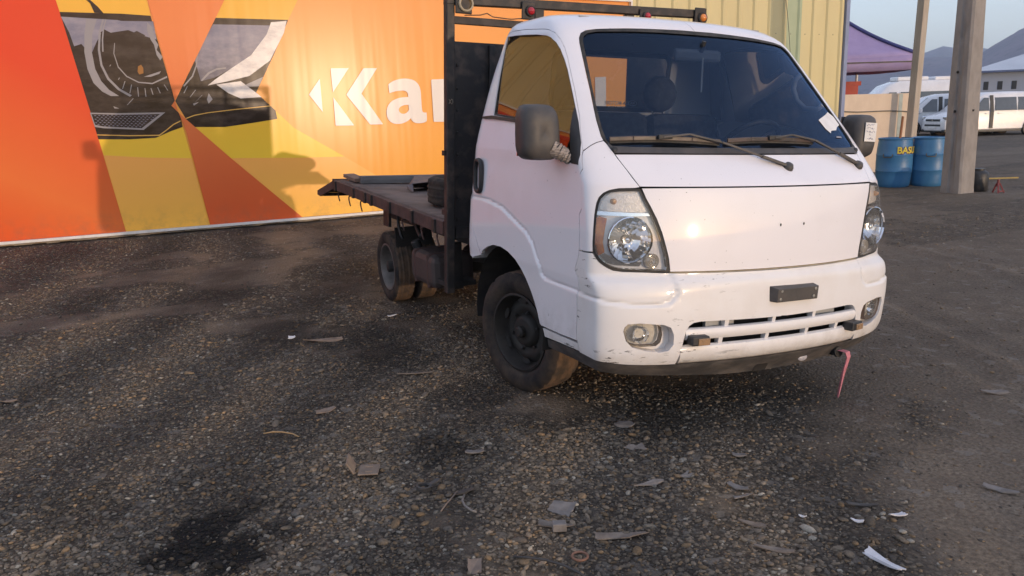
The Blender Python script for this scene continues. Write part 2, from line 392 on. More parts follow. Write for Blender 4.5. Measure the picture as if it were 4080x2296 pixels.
MB().box((1.0,YW+.11,.05),(18.4,.16,.26)).build('plinth',M_conc,shed,bevel=.01)
for k in range(30):
    MB().box((-4.6+.36*k+rng.uniform(-.05,.05),9.06+rng.uniform(-.01,.01),.022),(rng.uniform(.12,.32),.035,rng.uniform(.015,.035))).build('mortar_lump',M_conc,shed)
MB().box((.3,9.075,.028),(10.6,.03,.020)).build('base_angle',pm('rust_cream_angle',(.42,.36,.27),(.20,.13,.08),scale=8,rough=.7),shed)
# loose cable hanging on the wall
M_cable=pm('grey_cable',(.12,.12,.11),rough=.6)
cp=[(8.62+.36*t,YW-.05-.02*math.sin(t*5),3.5-2.1*t) for t in np.linspace(0,1,14)]
tag(MB().tube(cp,.006,6).build('hanging_cable',M_cable),'thin grey wire hanging in front of the yellow steel wall','wire')
# ------------------------------------------------------------------ advertising banner
YB=9.05
M_b_orange=None
def print_mat(name,c1,c2,ax=(0,0,1),p0=0,p1=3.2,c3=None,rough=.20,cloud=None):
    """printed vinyl: ink gradient between two tones across the sheet, woven relief"""
    m,n,l,b=new_mat(name); t=n.new('ShaderNodeTexCoord'); d=n.new('ShaderNodeVectorMath'); d.operation='DOT_PRODUCT'
    l.new(t.outputs['Object'],d.inputs[0]); d.inputs[1].default_value=ax
    mr=n.new('ShaderNodeMapRange'); mr.inputs[1].default_value=p0; mr.inputs[2].default_value=p1; l.new(d.outputs['Value'],mr.inputs[0])
    st=[(0,c1),(1,c2)] if c3 is None else [(0,c1),(.5,c2),(1,c3)]
    c=ramp(n,l,mr.outputs[0],st)
    v=coords(n,l); c=mixc(n,l,ramp(n,l,noise(n,l,v,1.3,4),[(.35,.0),(.75,.10)]),c,tuple(x*.75 for x in c1))
    sz=n.new('ShaderNodeSeparateXYZ'); l.new(t.outputs['Object'],sz.inputs[0]); mf=n.new('ShaderNodeMapRange'); mf.inputs[1].default_value=.42; mf.inputs[2].default_value=.05; l.new(sz.outputs['Z'],mf.inputs[0])
    mg=n.new('ShaderNodeMath'); mg.operation='MULTIPLY'; l.new(mf.outputs[0],mg.inputs[0]); l.new(ramp(n,l,noise(n,l,v,6,6,.7),[(.45,0.),(.78,.55)]),mg.inputs[1]); c=mixc(n,l,mg.outputs[0],c,(.22,.15,.10))
    if cloud: c=mixc(n,l,ramp(n,l,noise(n,l,coords(n,l,cloud[1]),cloud[2],7,.65),[(.42,0.),(.70,1.)]),c,cloud[0])
    l.new(c,b.inputs['Base Color']); b.inputs['Roughness'].default_value=rough; b.inputs['Specular IOR Level'].default_value=.12
    v2=coords(n,l,(3.2,1,.22)); v3=coords(n,l,(190,1,190))
    h=n.new('ShaderNodeMath'); h.operation='MULTIPLY_ADD'; l.new(noise(n,l,v3,1,1),h.inputs[0]); h.inputs[1].default_value=.03; l.new(noise(n,l,v2,1.0,2),h.inputs[2])
    bump(n,l,b,h.outputs[0],.10,.05); return m
PM={
 'base':print_mat('print_orange',(.90,.40,.050),(.90,.38,.12),(0,0,1),.2,2.9),
 'red':print_mat('print_red',(.72,.055,.016),(.80,.185,.050),(.35,0,.6),-1.8,.1,(.74,.075,.030)),
 'salmon':print_mat('print_salmon',(.70,.125,.040),(.82,.25,.085),(0,0,1),.3,2.6),
 'yellow':print_mat('print_yellow',(.90,.62,.060),(.90,.54,.055),(0,0,1),.5,1.4),
 'tan':print_mat('print_ochre',(.96,.52,.085),(.96,.44,.11),(0,0,1),0,1.0),
 'amber':print_mat('print_amber',(.85,.45,.060),(.86,.48,.080),(0,0,1),2,3.2),
 'dark':print_mat('print_dark',(.012,.010,.010),(.045,.028,.022),(0,0,1),.8,2.6,cloud=((.075,.055,.048),(1,1,2.5),3.0)),
 'slate':print_mat('print_slate',(.10,.085,.095),(.22,.21,.28),(0,0,1),1.7,2.5,cloud=((.34,.31,.36),(1,1,1.8),2.6)),
 'streak':print_mat('print_streaked_white',(.80,.74,.70),(.82,.76,.72),(0,0,1),0,3,cloud=((.55,.50,.50),(2.2,1,4.5),2.2)),
 'white':print_mat('print_white',(.80,.74,.68),(.82,.74,.68),(0,0,1),0,3),
 'silver':print_mat('print_silver',(.36,.33,.33),(.30,.28,.30),(0,0,1),0,3),
 'gold':print_mat('print_gold',(.75,.42,.10),(.80,.48,.14),(0,0,1),0,3),
 'mesh':print_mat('print_mesh_grey',(.10,.10,.13),(.17,.17,.23),(0,0,1),.8,1.4),
 'glow':print_mat('print_amber_glow',(.30,.13,.04),(.35,.16,.05),(0,0,1),0,3)}
banner=empty('advertising_banner',(.6,YB,0)); tag(banner,'large orange and red advertising banner with a printed headlamp and white letters','banner')
BX0,BX1=-9.2,5.235; BTL,BTR=3.30,3.185
def topz(x): return BTL+(BTR-BTL)*(x-BX0)/(BX1-BX0)
MB().prism([(BX0,YB,.06),(BX1,YB,.06),(BX1,YB,topz(BX1)),(BX0,YB,topz(BX0))],(0,.012,0)).build('vinyl_sheet',PM['base'],banner)
LAY=[0]
def pr(name,key,mat,holes=None):
    P=[(max(BX0,x),min(z,topz(x)-.001)) for x,z in (ART[key] if isinstance(key,str) else key)]
    LAY[0]+=1; y=YB-.00025*LAY[0]-.0004
    if holes:
        V,T,_=cdt(P,[ART[h] for h in holes],.6)
        o=mesh_obj(name,[(x,y,z) for x,z in V],T,PM[mat],banner)
    else:
        o=mesh_obj(name,[(x,y,z) for x,z in P],[tuple(range(len(P)))],PM[mat],banner)
    recalc(o); return o
# printed artwork outlines on the banner, metres (x, z)
ART={
 'red_field':[(-3.992,3.079),(-3.113,3.111),(-3.061,2.814),(-2.88,1.633),(-2.653,0.059),(-4.442,0.041)],
 'wedge_up':[(-2.084,3.149),(-1.025,3.188),(-1.51,2.353),(-1.875,1.733)],
 'wedge_low':[(-1.875,1.733),(-1.924,1.67),(-1.845,1.58),(-1.78,1.335),(-1.608,0.059),(-0.361,0.075),(-1.258,0.964),(-1.763,1.492),(-1.849,1.584)],
 'lamp_left':[(-3.061,2.814),(-2.654,2.811),(-2.382,2.809),(-2.045,2.792),(-1.875,1.733),(-1.924,1.67),(-1.83,1.561),(-1.817,1.393),(-1.971,1.342),(-2.158,1.265),(-2.468,1.259),(-2.831,1.274),(-2.88,1.633),(-3.061,2.81)],
 'lamp_left_sky':[(-3.055,2.759),(-2.507,2.749),(-2.393,2.722),(-2.022,2.723),(-2.007,2.5),(-2.174,2.552),(-2.327,2.613),(-2.528,2.578),(-2.601,2.619),(-2.697,2.473),(-2.798,2.285),(-2.943,2.347),(-2.989,2.572)],
 'lamp_right':[(-1.261,2.783),(-0.699,2.777),(-0.321,2.776),(-0.532,2.357),(-0.834,1.822),(-0.598,1.574),(-0.585,1.461),(-0.871,1.423),(-1.284,1.375),(-1.667,1.388),(-1.763,1.492),(-1.871,1.729),(-1.51,2.353)],
 'lamp_right_sky':[(-1.302,2.7),(-0.558,2.7),(-0.59,2.605),(-0.88,2.288),(-1.141,2.131),(-1.35,2.021),(-1.528,1.978),(-1.581,2.287)],
 'drl':[(-0.555,2.74),(-0.345,2.762),(-0.394,2.608),(-0.611,2.243),(-0.904,2.04),(-1.179,1.975),(-1.448,1.922),(-1.33,2.01),(-1.141,2.131),(-0.856,2.311),(-0.626,2.582)],
 'drl_low':[(-1.338,1.932),(-1.023,1.973),(-0.813,1.799),(-0.771,1.759),(-1.045,1.746),(-1.195,1.817)],
 'drl_small':[(-0.96,1.927),(-0.723,2.027),(-0.792,1.902),(-0.94,1.899)],
 'ring_broad':[(-2.782,2.739),(-2.825,2.554),(-2.853,2.347),(-2.845,2.139),(-2.799,1.971),(-2.714,1.864),(-2.623,1.807),(-2.528,1.805),(-2.633,1.884),(-2.708,1.991),(-2.758,2.139),(-2.77,2.348),(-2.739,2.555),(-2.664,2.737)],
 'ring_a':[(-2.605,2.738),(-2.664,2.577),(-2.7,2.369),(-2.694,2.181),(-2.637,2.011),(-2.534,1.882),(-2.404,1.794),(-2.378,1.811),(-2.512,1.899),(-2.615,2.028),(-2.67,2.189),(-2.675,2.369),(-2.641,2.577),(-2.582,2.739)],
 'ring_b':[(-2.57,2.739),(-2.61,2.639),(-2.64,2.494),(-2.654,2.348),(-2.638,2.348),(-2.624,2.494),(-2.594,2.64),(-2.555,2.735)],
 'lens_arc':[(-2.504,2.454),(-2.529,2.328),(-2.5,2.159),(-2.415,2.041),(-2.283,1.965),(-2.122,1.946),(-1.936,2.026),(-1.934,2.048),(-2.12,1.963),(-2.277,1.978),(-2.406,2.052),(-2.489,2.167),(-2.519,2.328),(-2.496,2.454)],
 'glint':[(-2.213,2.04),(-2,2.109),(-2.024,2.075),(-2.131,2.039)],
 'amber_glow':[(-2.265,2.169),(-2.226,2.19),(-2.205,2.147),(-2.212,2.083),(-2.261,2.068),(-2.277,2.104)],
 'white_flare':[(-2.094,2.711),(-2.041,2.649),(-2.027,2.5),(-1.994,2.437),(-2.021,2.372),(-1.959,2.286),(-1.995,2.243),(-2.029,2.308),(-2.045,2.436),(-2.078,2.5),(-2.107,2.605)],
 'mesh_strip':[(-2.884,1.607),(-2.569,1.593),(-2.007,1.588),(-2.291,1.372),(-2.751,1.41),(-2.851,1.429)],
 'mesh_inner':[(-2.87,1.59),(-2.572,1.573),(-2.072,1.568),(-2.313,1.395),(-2.748,1.431),(-2.844,1.456)],
 'tick00':[(-2.304,1.911),(-2.294,1.911),(-2.298,1.792),(-2.308,1.792)],
 'tick01':[(-2.22,1.899),(-2.21,1.899),(-2.21,1.79),(-2.221,1.791)],
 'tick02':[(-2.149,1.898),(-2.138,1.898),(-2.123,1.815),(-2.134,1.815)],
 'tick03':[(-2.069,1.908),(-2.059,1.908),(-2.035,1.831),(-2.045,1.831)],
 'tick04':[(-1.987,1.94),(-1.976,1.939),(-1.939,1.862),(-1.95,1.863)],
 'tick05':[(-2.371,1.944),(-2.361,1.944),(-2.394,1.837),(-2.404,1.837)],
 'tick06':[(-2.442,1.988),(-2.432,1.988),(-2.472,1.892),(-2.482,1.892)],
 'tick07':[(-1.708,1.914),(-1.697,1.914),(-1.749,1.826),(-1.76,1.826)],
 'tick08':[(-1.61,1.868),(-1.599,1.868),(-1.678,1.776),(-1.688,1.776)],
 'tick09':[(-1.529,1.805),(-1.53,1.796),(-1.64,1.695),(-1.64,1.695)],
 'tick10':[(-2.372,1.772),(-2.362,1.772),(-2.442,1.691),(-2.452,1.691)],
 'tick11':[(-1.717,2.055),(-1.718,2.046),(-1.678,2.024),(-1.678,2.024)],
 'tick12':[(-1.763,1.946),(-1.764,1.937),(-1.728,1.914),(-1.728,1.914)],
 'tick13':[(-2.501,2.031),(-2.491,2.031),(-2.506,2.006),(-2.516,2.006)],
 'tick14':[(-2.581,2.191),(-2.571,2.191),(-2.585,2.17),(-2.595,2.17)],
 'arc_right':[(-1.523,2.331),(-1.555,2.177),(-1.619,2.035),(-1.746,1.904),(-1.748,1.926),(-1.633,2.046),(-1.572,2.177),(-1.54,2.331)],
 'arc_right2':[(-1.527,1.989),(-1.43,2.088),(-1.316,2.143),(-1.194,2.154),(-1.196,2.136),(-1.307,2.121),(-1.411,2.071),(-1.511,1.978)],
 'scribble_a':[(-1.447,1.821),(-1.405,1.742),(-1.461,1.687),(-1.477,1.743)],
 'scribble_b':[(-1.656,1.691),(-1.578,1.712),(-1.648,1.664)],
 'scribble_c':[(-2.609,1.68),(-2.542,1.65),(-2.598,1.652)],
 'gold_line_l':[(-2.839,1.335),(-2.462,1.312),(-2.143,1.304),(-2.112,1.305),(-2.021,1.366),(-1.929,1.435),(-1.835,1.479),(-1.832,1.467),(-1.924,1.423),(-2.016,1.355),(-2.11,1.289),(-2.145,1.291),(-2.463,1.299),(-2.841,1.325)],
 'gold_line_r':[(-1.768,1.506),(-1.661,1.545),(-1.484,1.574),(-1.149,1.607),(-0.654,1.645),(-0.651,1.634),(-1.15,1.595),(-1.485,1.563),(-1.658,1.532),(-1.765,1.495)],
 'yellow_l':[(-2.827,1.274),(-2.468,1.259),(-2.158,1.265),(-1.971,1.342),(-1.815,1.393),(-1.747,0.981),(-2.291,1.016),(-2.793,1.072)],
 'yellow_r':[(-1.667,1.388),(-1.284,1.375),(-0.871,1.423),(-0.585,1.461),(-0.598,1.574),(-0.364,1.331),(0.317,0.901),(-0.303,0.915),(-1.247,0.956)],
 'lower_l':[(-2.793,1.072),(-2.291,1.016),(-1.747,0.981),(-1.608,0.064),(-2.652,0.066)],
 'lower_r':[(-1.247,0.956),(-0.303,0.915),(0.317,0.901),(1.576,0.076),(-0.361,0.075)],
 'top_band_l':[(-3.113,3.111),(-2.084,3.149),(-2.045,2.792),(-2.382,2.809),(-2.654,2.811),(-3.061,2.814)],
 'top_line_l':[(-3.061,2.814),(-2.045,2.792),(-2.04,2.729),(-2.392,2.73),(-3.058,2.759)],
 'top_line_r':[(-1.261,2.783),(-0.321,2.776),(-0.541,2.767),(-0.581,2.699),(-1.306,2.704)],
 'branch':[(-2.756,2.963),(-2.717,2.924),(-2.683,2.813),(-2.581,2.809),(-2.635,2.885),(-2.712,2.965)],
 'top_band_r':[(-1.025,3.188),(-0.073,3.223),(-0.17,3.041),(-0.321,2.776),(-1.261,2.783)],
 'tree_a':[(-2.645,2.577),(-2.601,2.615),(-2.531,2.558),(-2.521,2.474),(-2.436,2.527),(-2.334,2.55),(-2.228,2.604),(-2.133,2.552),(-2.189,2.509),(-2.06,2.479),(-2.062,2.286),(-1.949,2.005),(-2.064,2.092),(-2.205,2.286),(-2.318,2.349),(-2.433,2.391),(-2.504,2.454),(-2.583,2.453)],
 'tree_b':[(-2.963,2.409),(-2.874,2.44),(-2.809,2.347),(-2.84,2.181),(-2.959,2.223)],
 'k_tri':[(-0.124,1.781),(0.038,1.99),(0.044,1.986),(0.05,1.544),(0.043,1.544)],
 'k_up':[(0.207,2.124),(0.215,2.135),(0.467,2.136),(0.217,1.808),(0.215,1.822)],
 'k_low':[(0.215,1.738),(0.485,1.342),(0.477,1.337),(0.228,1.341),(0.218,1.349)],
 'k_chev':[(0.674,2.127),(0.687,2.135),(0.874,2.134),(0.877,2.128),(0.627,1.781),(0.918,1.343),(0.91,1.338),(0.733,1.341),(0.719,1.35),(0.412,1.759),(0.41,1.776)],
 'a_out':[(1.039,1.908),(1.066,1.927),(1.094,1.943),(1.125,1.956),(1.157,1.967),(1.19,1.975),(1.224,1.981),(1.259,1.984),(1.293,1.985),(1.352,1.98),(1.402,1.969),(1.443,1.951),(1.476,1.925),(1.501,1.892),(1.519,1.851),(1.528,1.803),(1.531,1.748),(1.53,1.71),(1.531,1.675),(1.531,1.643),(1.531,1.614),(1.532,1.587),(1.533,1.562),(1.535,1.539),(1.537,1.519),(1.54,1.51),(1.544,1.502),(1.551,1.497),(1.56,1.493),(1.569,1.49),(1.58,1.488),(1.591,1.488),(1.602,1.489),(1.604,1.473),(1.605,1.458),(1.606,1.443),(1.606,1.428),(1.606,1.413),(1.605,1.398),(1.603,1.382),(1.601,1.366),(1.591,1.357),(1.577,1.349),(1.559,1.344),(1.539,1.339),(1.517,1.337),(1.494,1.335),(1.469,1.335),(1.444,1.337),(1.427,1.341),(1.411,1.347),(1.397,1.354),(1.384,1.363),(1.373,1.374),(1.364,1.386),(1.358,1.399),(1.354,1.414),(1.33,1.394),(1.305,1.377),(1.279,1.363),(1.251,1.352),(1.221,1.343),(1.19,1.338),(1.157,1.336),(1.123,1.337),(1.085,1.344),(1.053,1.358),(1.027,1.377),(1.007,1.401),(0.994,1.429),(0.986,1.46),(0.984,1.495),(0.987,1.533),(0.999,1.576),(1.02,1.614),(1.05,1.647),(1.089,1.675),(1.137,1.696),(1.193,1.711),(1.257,1.719),(1.328,1.718),(1.329,1.742),(1.327,1.762),(1.322,1.778),(1.314,1.791),(1.302,1.801),(1.287,1.808),(1.268,1.812),(1.246,1.814),(1.221,1.813),(1.197,1.812),(1.172,1.809),(1.147,1.806),(1.123,1.801),(1.098,1.796),(1.073,1.789),(1.047,1.781),(1.044,1.798),(1.042,1.815),(1.04,1.833),(1.039,1.85),(1.038,1.866),(1.038,1.882),(1.038,1.896)],
 'a_in':[(1.327,1.608),(1.294,1.608),(1.264,1.605),(1.239,1.599),(1.217,1.592),(1.2,1.582),(1.187,1.57),(1.178,1.557),(1.173,1.542),(1.174,1.528),(1.178,1.515),(1.185,1.503),(1.195,1.494),(1.207,1.487),(1.221,1.482),(1.237,1.48),(1.254,1.48),(1.27,1.485),(1.285,1.491),(1.298,1.499),(1.308,1.508),(1.317,1.517),(1.323,1.526),(1.328,1.534),(1.331,1.542),(1.331,1.551),(1.33,1.561),(1.33,1.57),(1.329,1.578),(1.329,1.586),(1.328,1.594),(1.328,1.601)],
 'r':[(1.703,1.956),(1.717,1.968),(1.922,1.972),(1.934,1.961),(1.937,1.865),(2.019,1.944),(2.138,1.97),(2.228,1.969),(2.221,1.808),(2.111,1.809),(1.991,1.776),(1.938,1.687),(1.941,1.355),(1.93,1.343),(1.721,1.348),(1.711,1.357)],
 'stem':[(4.559,1.974),(4.769,1.981),(4.773,1.285),(4.57,1.291)],
}
ART['red_field']=[(BX0,.06),(BX0,3.2)]+ART['red_field'][1:-1]
pr('printed_red_field','red_field','red')
for k,mname in (('top_band_l','amber'),('top_band_r','amber'),('yellow_l','yellow'),('yellow_r','yellow'),('lower_l','tan'),('lower_r','tan')): pr('printed_colour_field',k,mname)
for k in ('lamp_left','lamp_right'): pr('printed_headlamp',k,'dark')
for k in ('lamp_left_sky','lamp_right_sky'): pr('printed_reflection',k,'slate')
for k in ('tree_a','tree_b'): pr('printed_tree_reflection',k,'dark')
pr('printed_headlamp_edge','top_line_l','dark'); pr('printed_headlamp_edge','top_line_r','dark'); pr('printed_line','branch','dark')
for k in ('ring_broad','ring_a','ring_b','lens_arc','arc_right','arc_right2'): pr('printed_lamp_ring',k,'silver')
pr('printed_light_bar','drl','streak'); pr('printed_light_bar','drl_low','streak'); pr('printed_light_bar','drl_small','silver')
for k in ('glint','white_flare','scribble_a','scribble_b','scribble_c'): pr('printed_glint',k,'silver')
pr('printed_amber_bulb','amber_glow','glow')
for k in sorted(ART):
    if k.startswith('tick'): pr('printed_tick',k,'silver')
pr('printed_mesh_strip','mesh_strip','silver'); pr('printed_mesh_strip','mesh_inner','dark')
# rows of small cells inside the printed mesh strip
mi=ART['mesh_inner']; LAY[0]+=1; Vm=[];Fm=[]
x0=min(p[0] for p in mi);x1=max(p[0] for p in mi);z0=min(p[1] for p in mi);z1=max(p[1] for p in mi)
z=z0+.02;row=0
while z<z1:
    x=x0+(.024 if row%2 else 0)
    while x<x1:
        if in_poly(x,z,mi) and in_poly(x+.03,z,mi):
            k=len(Vm); y=YB-.00025*LAY[0]-.0004; Vm+=[(x,y,z),(x+.016,y,z+.008),(x+.032,y,z),(x+.016,y,z-.008)]; Fm.append((k,k+1,k+2,k+3))
        x+=.048
    z+=.022;row+=1
recalc(mesh_obj('printed_mesh_cells',Vm,Fm,PM['mesh'],banner))
pr('printed_gold_line','gold_line_l','gold'); pr('printed_gold_line','gold_line_r','gold')
pr('printed_wedge','wedge_up','salmon'); pr('printed_wedge','wedge_low','salmon')
for k in ('k_tri','k_up','k_low','k_chev'): pr('letter_k',k,'white')
pr('letter_a','a_out','white',['a_in']); pr('letter_r','r','white'); pr('letter_stem','stem','white')
M_alu=pm('white_aluminium_frame',(.72,.70,.68),(.62,.60,.57),scale=9,rough=.4)
MB().box(((BX0+BX1)/2,YB-.062,.060),(BX1-BX0+.04,.05,.034)).build('frame_bottom',M_alu,banner,bevel=.003)
MB().prism([(BX0,YB-.064,topz(BX0)-.02),(BX1+.02,YB-.064,topz(BX1)-.02),(BX1+.02,YB-.064,topz(BX1)+.018),(BX0,YB-.064,topz(BX0)+.018)],(0,.05,0)).build('frame_top',M_alu,banner)
MB().box((BX1+.01,YB-.04,1.63),(.03,.05,3.12)).build('frame_side',M_alu,banner)
# ------------------------------------------------------------------ light truck
RHO,PSI=0.047807,-0.001886          # the sprung body leans a little on its suspension
def BT(P):
    x,y,z=P; z0=.35;y0=2.2
    x,z=x*math.cos(RHO)+(z-z0)*math.sin(RHO), -x*math.sin(RHO)+(z-z0)*math.cos(RHO)+z0
    y,z=y0+(y-y0)*math.cos(PSI)-(z-z0)*math.sin(PSI), z0+(y-y0)*math.sin(PSI)+(z-z0)*math.cos(PSI)
    return (x,y,z)
M_white,n,l,b=new_mat('white_car_paint')
v=coords(n,l); d=ramp(n,l,noise(n,l,v,2.2,6,.62),[(.48,0.),(.80,.30)])
c=mixc(n,l,d,(.80,.775,.80),(.60,.56,.53))
sp=n.new('ShaderNodeTexNoise'); sp.inputs['Scale'].default_value=75; sp.inputs['Detail'].default_value=2; l.new(v,sp.inputs['Vector'])
c=mixc(n,l,ramp(n,l,sp.outputs['Fac'],[(.755,0.),(.775,.8)]),c,(.05,.045,.04))
# dried mud thrown up along the sills
sx=n.new('ShaderNodeSeparateXYZ'); l.new(v,sx.inputs[0]); mh=n.new('ShaderNodeMapRange'); mh.inputs[1].default_value=.62; mh.inputs[2].default_value=.30; l.new(sx.outputs['Z'],mh.inputs[0])
mm=n.new('ShaderNodeMath'); mm.operation='MULTIPLY'; l.new(mh.outputs[0],mm.inputs[0]); l.new(ramp(n,l,noise(n,l,v,13,6,.7),[(.42,0.),(.75,.75)]),mm.inputs[1])
c=mixc(n,l,mm.outputs[0],c,(.30,.25,.21))
l.new(c,b.inputs['Base Color']); b.inputs['Roughness'].default_value=.5; b.inputs['Coat Weight'].default_value=.7; b.inputs['Coat Roughness'].default_value=.055
bump(n,l,b,noise(n,l,v,3.0,2),.02,.01)
M_bump,n,l,b=new_mat('scratched_white_bumper')
v=coords(n,l); v1=coords(n,l,(7,7,30)); v2=coords(n,l,(2,2,3.0))
f1=ramp(n,l,noise(n,l,v1,1.6,5,.7),[(.60,0.),(.625,1.)]); f2=ramp(n,l,noise(n,l,v2,1.5,3),[(.44,0.),(.55,1.)])
sx=n.new('ShaderNodeSeparateXYZ'); l.new(v,sx.inputs[0]); mh=n.new('ShaderNodeMapRange'); mh.inputs[1].default_value=-.10; mh.inputs[2].default_value=-.55; l.new(sx.outputs['X'],mh.inputs[0])
k1=n.new('ShaderNodeMath'); k1.operation='MULTIPLY'; l.new(f1,k1.inputs[0]); l.new(f2,k1.inputs[1])
k2=n.new('ShaderNodeMath'); k2.operation='MULTIPLY'; l.new(k1.outputs[0],k2.inputs[0]); l.new(mh.outputs[0],k2.inputs[1])
c=mixc(n,l,ramp(n,l,noise(n,l,v,3.5,6,.65),[(.45,0.),(.8,.4)]),(.755,.735,.73),(.58,.51,.44))
c=mixc(n,l,k2.outputs[0],c,(.05,.045,.04))
mh2=n.new('ShaderNodeMapRange'); mh2.inputs[1].default_value=.48; mh2.inputs[2].default_value=.32; l.new(sx.outputs['Z'],mh2.inputs[0])
mm=n.new('ShaderNodeMath'); mm.operation='MULTIPLY'; l.new(mh2.outputs[0],mm.inputs[0]); l.new(ramp(n,l,noise(n,l,v,11,6,.7),[(.40,0.),(.75,.6)]),mm.inputs[1])
c=mixc(n,l,mm.outputs[0],c,(.34,.27,.21))
l.new(c,b.inputs['Base Color']); b.inputs['Roughness'].default_value=.5; b.inputs['Coat Weight'].default_value=.45; b.inputs['Coat Roughness'].default_value=.10
M_blk=pm('black_plastic',(.018,.018,.020),(.035,.033,.032),scale=9,rough=.5,bmp=.1,bscale=150)
M_rub=pm('rubber_seal',(.020,.019,.018),(.06,.052,.045),scale=14,rough=.7)
M_gry=pm('weathered_grey_plastic',(.055,.052,.052),(.085,.075,.070),scale=9,rough=.55,bmp=.15,bscale=120)
M_skirt=pm('scuffed_black_valance',(.050,.046,.045),(.115,.100,.090),scale=9,rough=.6,bmp=.2,bscale=60,stretch=(1,1,2.5))
M_chr=pm('chrome_reflector',(.75,.76,.78),(.66,.67,.70),scale=5,rough=.10,metal=1,rvar=.05)
M_lens=glass('clear_lens',(.92,.93,.94),1.45,.0,1.2,(1,1,1),.07)
M_ws=glass('windscreen_glass',(.62,.66,.70),1.55,.0,1.35,(.22,.36,.60),.003)
M_wg=glass('side_window_glass',(.30,.29,.28),1.8,.0,1.45,(.88,.72,.56))
M_rg=glass('rear_window_glass',(.60,.62,.64),1.5,.0,1.0)
M_amb=pm('amber_lens',(.72,.24,.04),(.60,.18,.03),scale=30,rough=.15,coat=.5)
M_redl=pm('red_lens',(.45,.02,.03),(.30,.012,.02),scale=30,rough=.18,coat=.5)
M_int=pm('dark_interior',(.030,.030,.034),(.045,.043,.045),scale=8,rough=.75)
M_seat=pm('seat_cloth',(.055,.058,.070),(.085,.085,.095),scale=30,rough=.9)
M_lint=pm('pale_headlining',(.30,.31,.33),(.25,.26,.28),scale=6,rough=.85)
M_tyre,n,l,b=new_mat('dusty_tyre_rubber'); v=coords(n,l)
c=mixc(n,l,ramp(n,l,noise(n,l,v,9,6,.65),[(.36,0.),(.68,.9)]),(.016,.015,.016),(.075,.054,.040)); l.new(c,b.inputs['Base Color']); b.inputs['Roughness'].default_value=.82; b.inputs['Specular IOR Level'].default_value=.3
bump(n,l,b,noise(n,l,v,90,4),.25,.003)
M_rim=pm('grimy_steel_rim',(.038,.034,.031),(.022,.020,.019),scale=7,rough=.62,metal=.35,bmp=.2,bscale=40)
M_rim2=pm('dull_grey_rim',(.16,.145,.135),(.10,.088,.08),scale=7,rough=.6,metal=.3,bmp=.2,bscale=40)
M_frame=pm('black_painted_steel',(.020,.019,.020),(.075,.055,.046),scale=11,rough=.55,metal=.2,bmp=.2,bscale=50,lo=.48,hi=.72)
M_rust=pm('rusty_red_steel',(.105,.055,.046),(.062,.036,.032),scale=9,rough=.75,metal=.15,bmp=.4,bscale=45)
M_deck=pm('worn_deck_sheet',(.165,.122,.104),(.098,.072,.062),scale=5,rough=.8,bmp=.35,bscale=30)
M_tank=pm('primer_grey_tank',(.062,.046,.043),(.042,.032,.030),scale=6,rough=.6,bmp=.15,bscale=40)
M_under=pm('oily_underside',(.014,.013,.013),(.030,.025,.022),scale=9,rough=.8)
M_wood=pm('old_brown_plank',(.24,.16,.115),(.16,.10,.075),scale=5,rough=.85,bmp=.5,bscale=30,stretch=(.35,3,3))
M_woodg=pm('weathered_grey_plank',(.17,.165,.165),(.10,.092,.09),scale=6,rough=.85,bmp=.5,bscale=30,stretch=(.35,3,3))
M_paper=pm('white_paper',(.74,.73,.72),(.66,.65,.64),scale=12,rough=.8)
M_ink=pm('blue_grey_ink',(.20,.22,.34),rough=.8)
M_tape=pm('clear_packing_tape',(.42,.36,.32),(.15,.12,.10),scale=40,rough=.22,stretch=(1,1,6),bmp=.8,bscale=90)
truck=empty('flatbed_truck',(0,2.2,0)); tag(truck,'small white cab-over flatbed truck with black headboard, parked before the banner','truck')
# ---- curved cab skin
M_tread=pm('dusty_sunlit_tread',(.135,.085,.055),(.055,.042,.034),scale=16,rough=.9,bmp=.4,bscale=70)  # dust brown warmed so the tread colour itself carries low sunlight
LV=[ # v, z, yf, w, B, C, m, yr
(.22,.22,.150,.800,.16,.12,3.5,1.66),
(.28,.28,.120,.830,.16,.12,3.5,1.66),
(.33,.33,.085,.852,.16,.11,3.5,1.67),
(.40,.40,.062,.868,.16,.10,3.5,1.675),
(.55,.55,.060,.877,.16,.10,4,1.68),
(.65,.65,.066,.882,.16,.10,4,1.68),
(.70,.70,.070,.887,.18,.10,4,1.68),
(.735,.735,.0855,.887,.22,.10,4,1.678),
(.82,.82,.0880,.887,.22,.10,4,1.672),
(.90,.90,.0928,.887,.22,.10,4,1.664),
(.97,.97,.0992,.8865,.22,.105,4,1.658),
(1.04,1.04,.1076,.885,.22,.115,4,1.651),
(1.10,1.10,.1166,.882,.22,.125,4,1.645),
(1.115,1.115,.1220,.881,.218,.13,4,1.644),
(1.17,1.17,.183,.877,.18,.15,4,1.640),
(1.24,1.24,.268,.876,.135,.17,4,1.632),
(1.40,1.40,.415,.845,.12,.17,4,1.617),
(1.60,1.60,.590,.800,.12,.17,4,1.59),
(1.80,1.80,.765,.745,.12,.17,4,1.55),
(1.85,1.850,.815,.725,.12,.18,3.6,1.545),
(1.90,1.892,.885,.700,.13,.20,3.2,1.535),
(1.95,1.917,.975,.650,.14,.20,3,1.52),
(2.00,1.930,1.06,.57,.14,.2,3,1.49)]
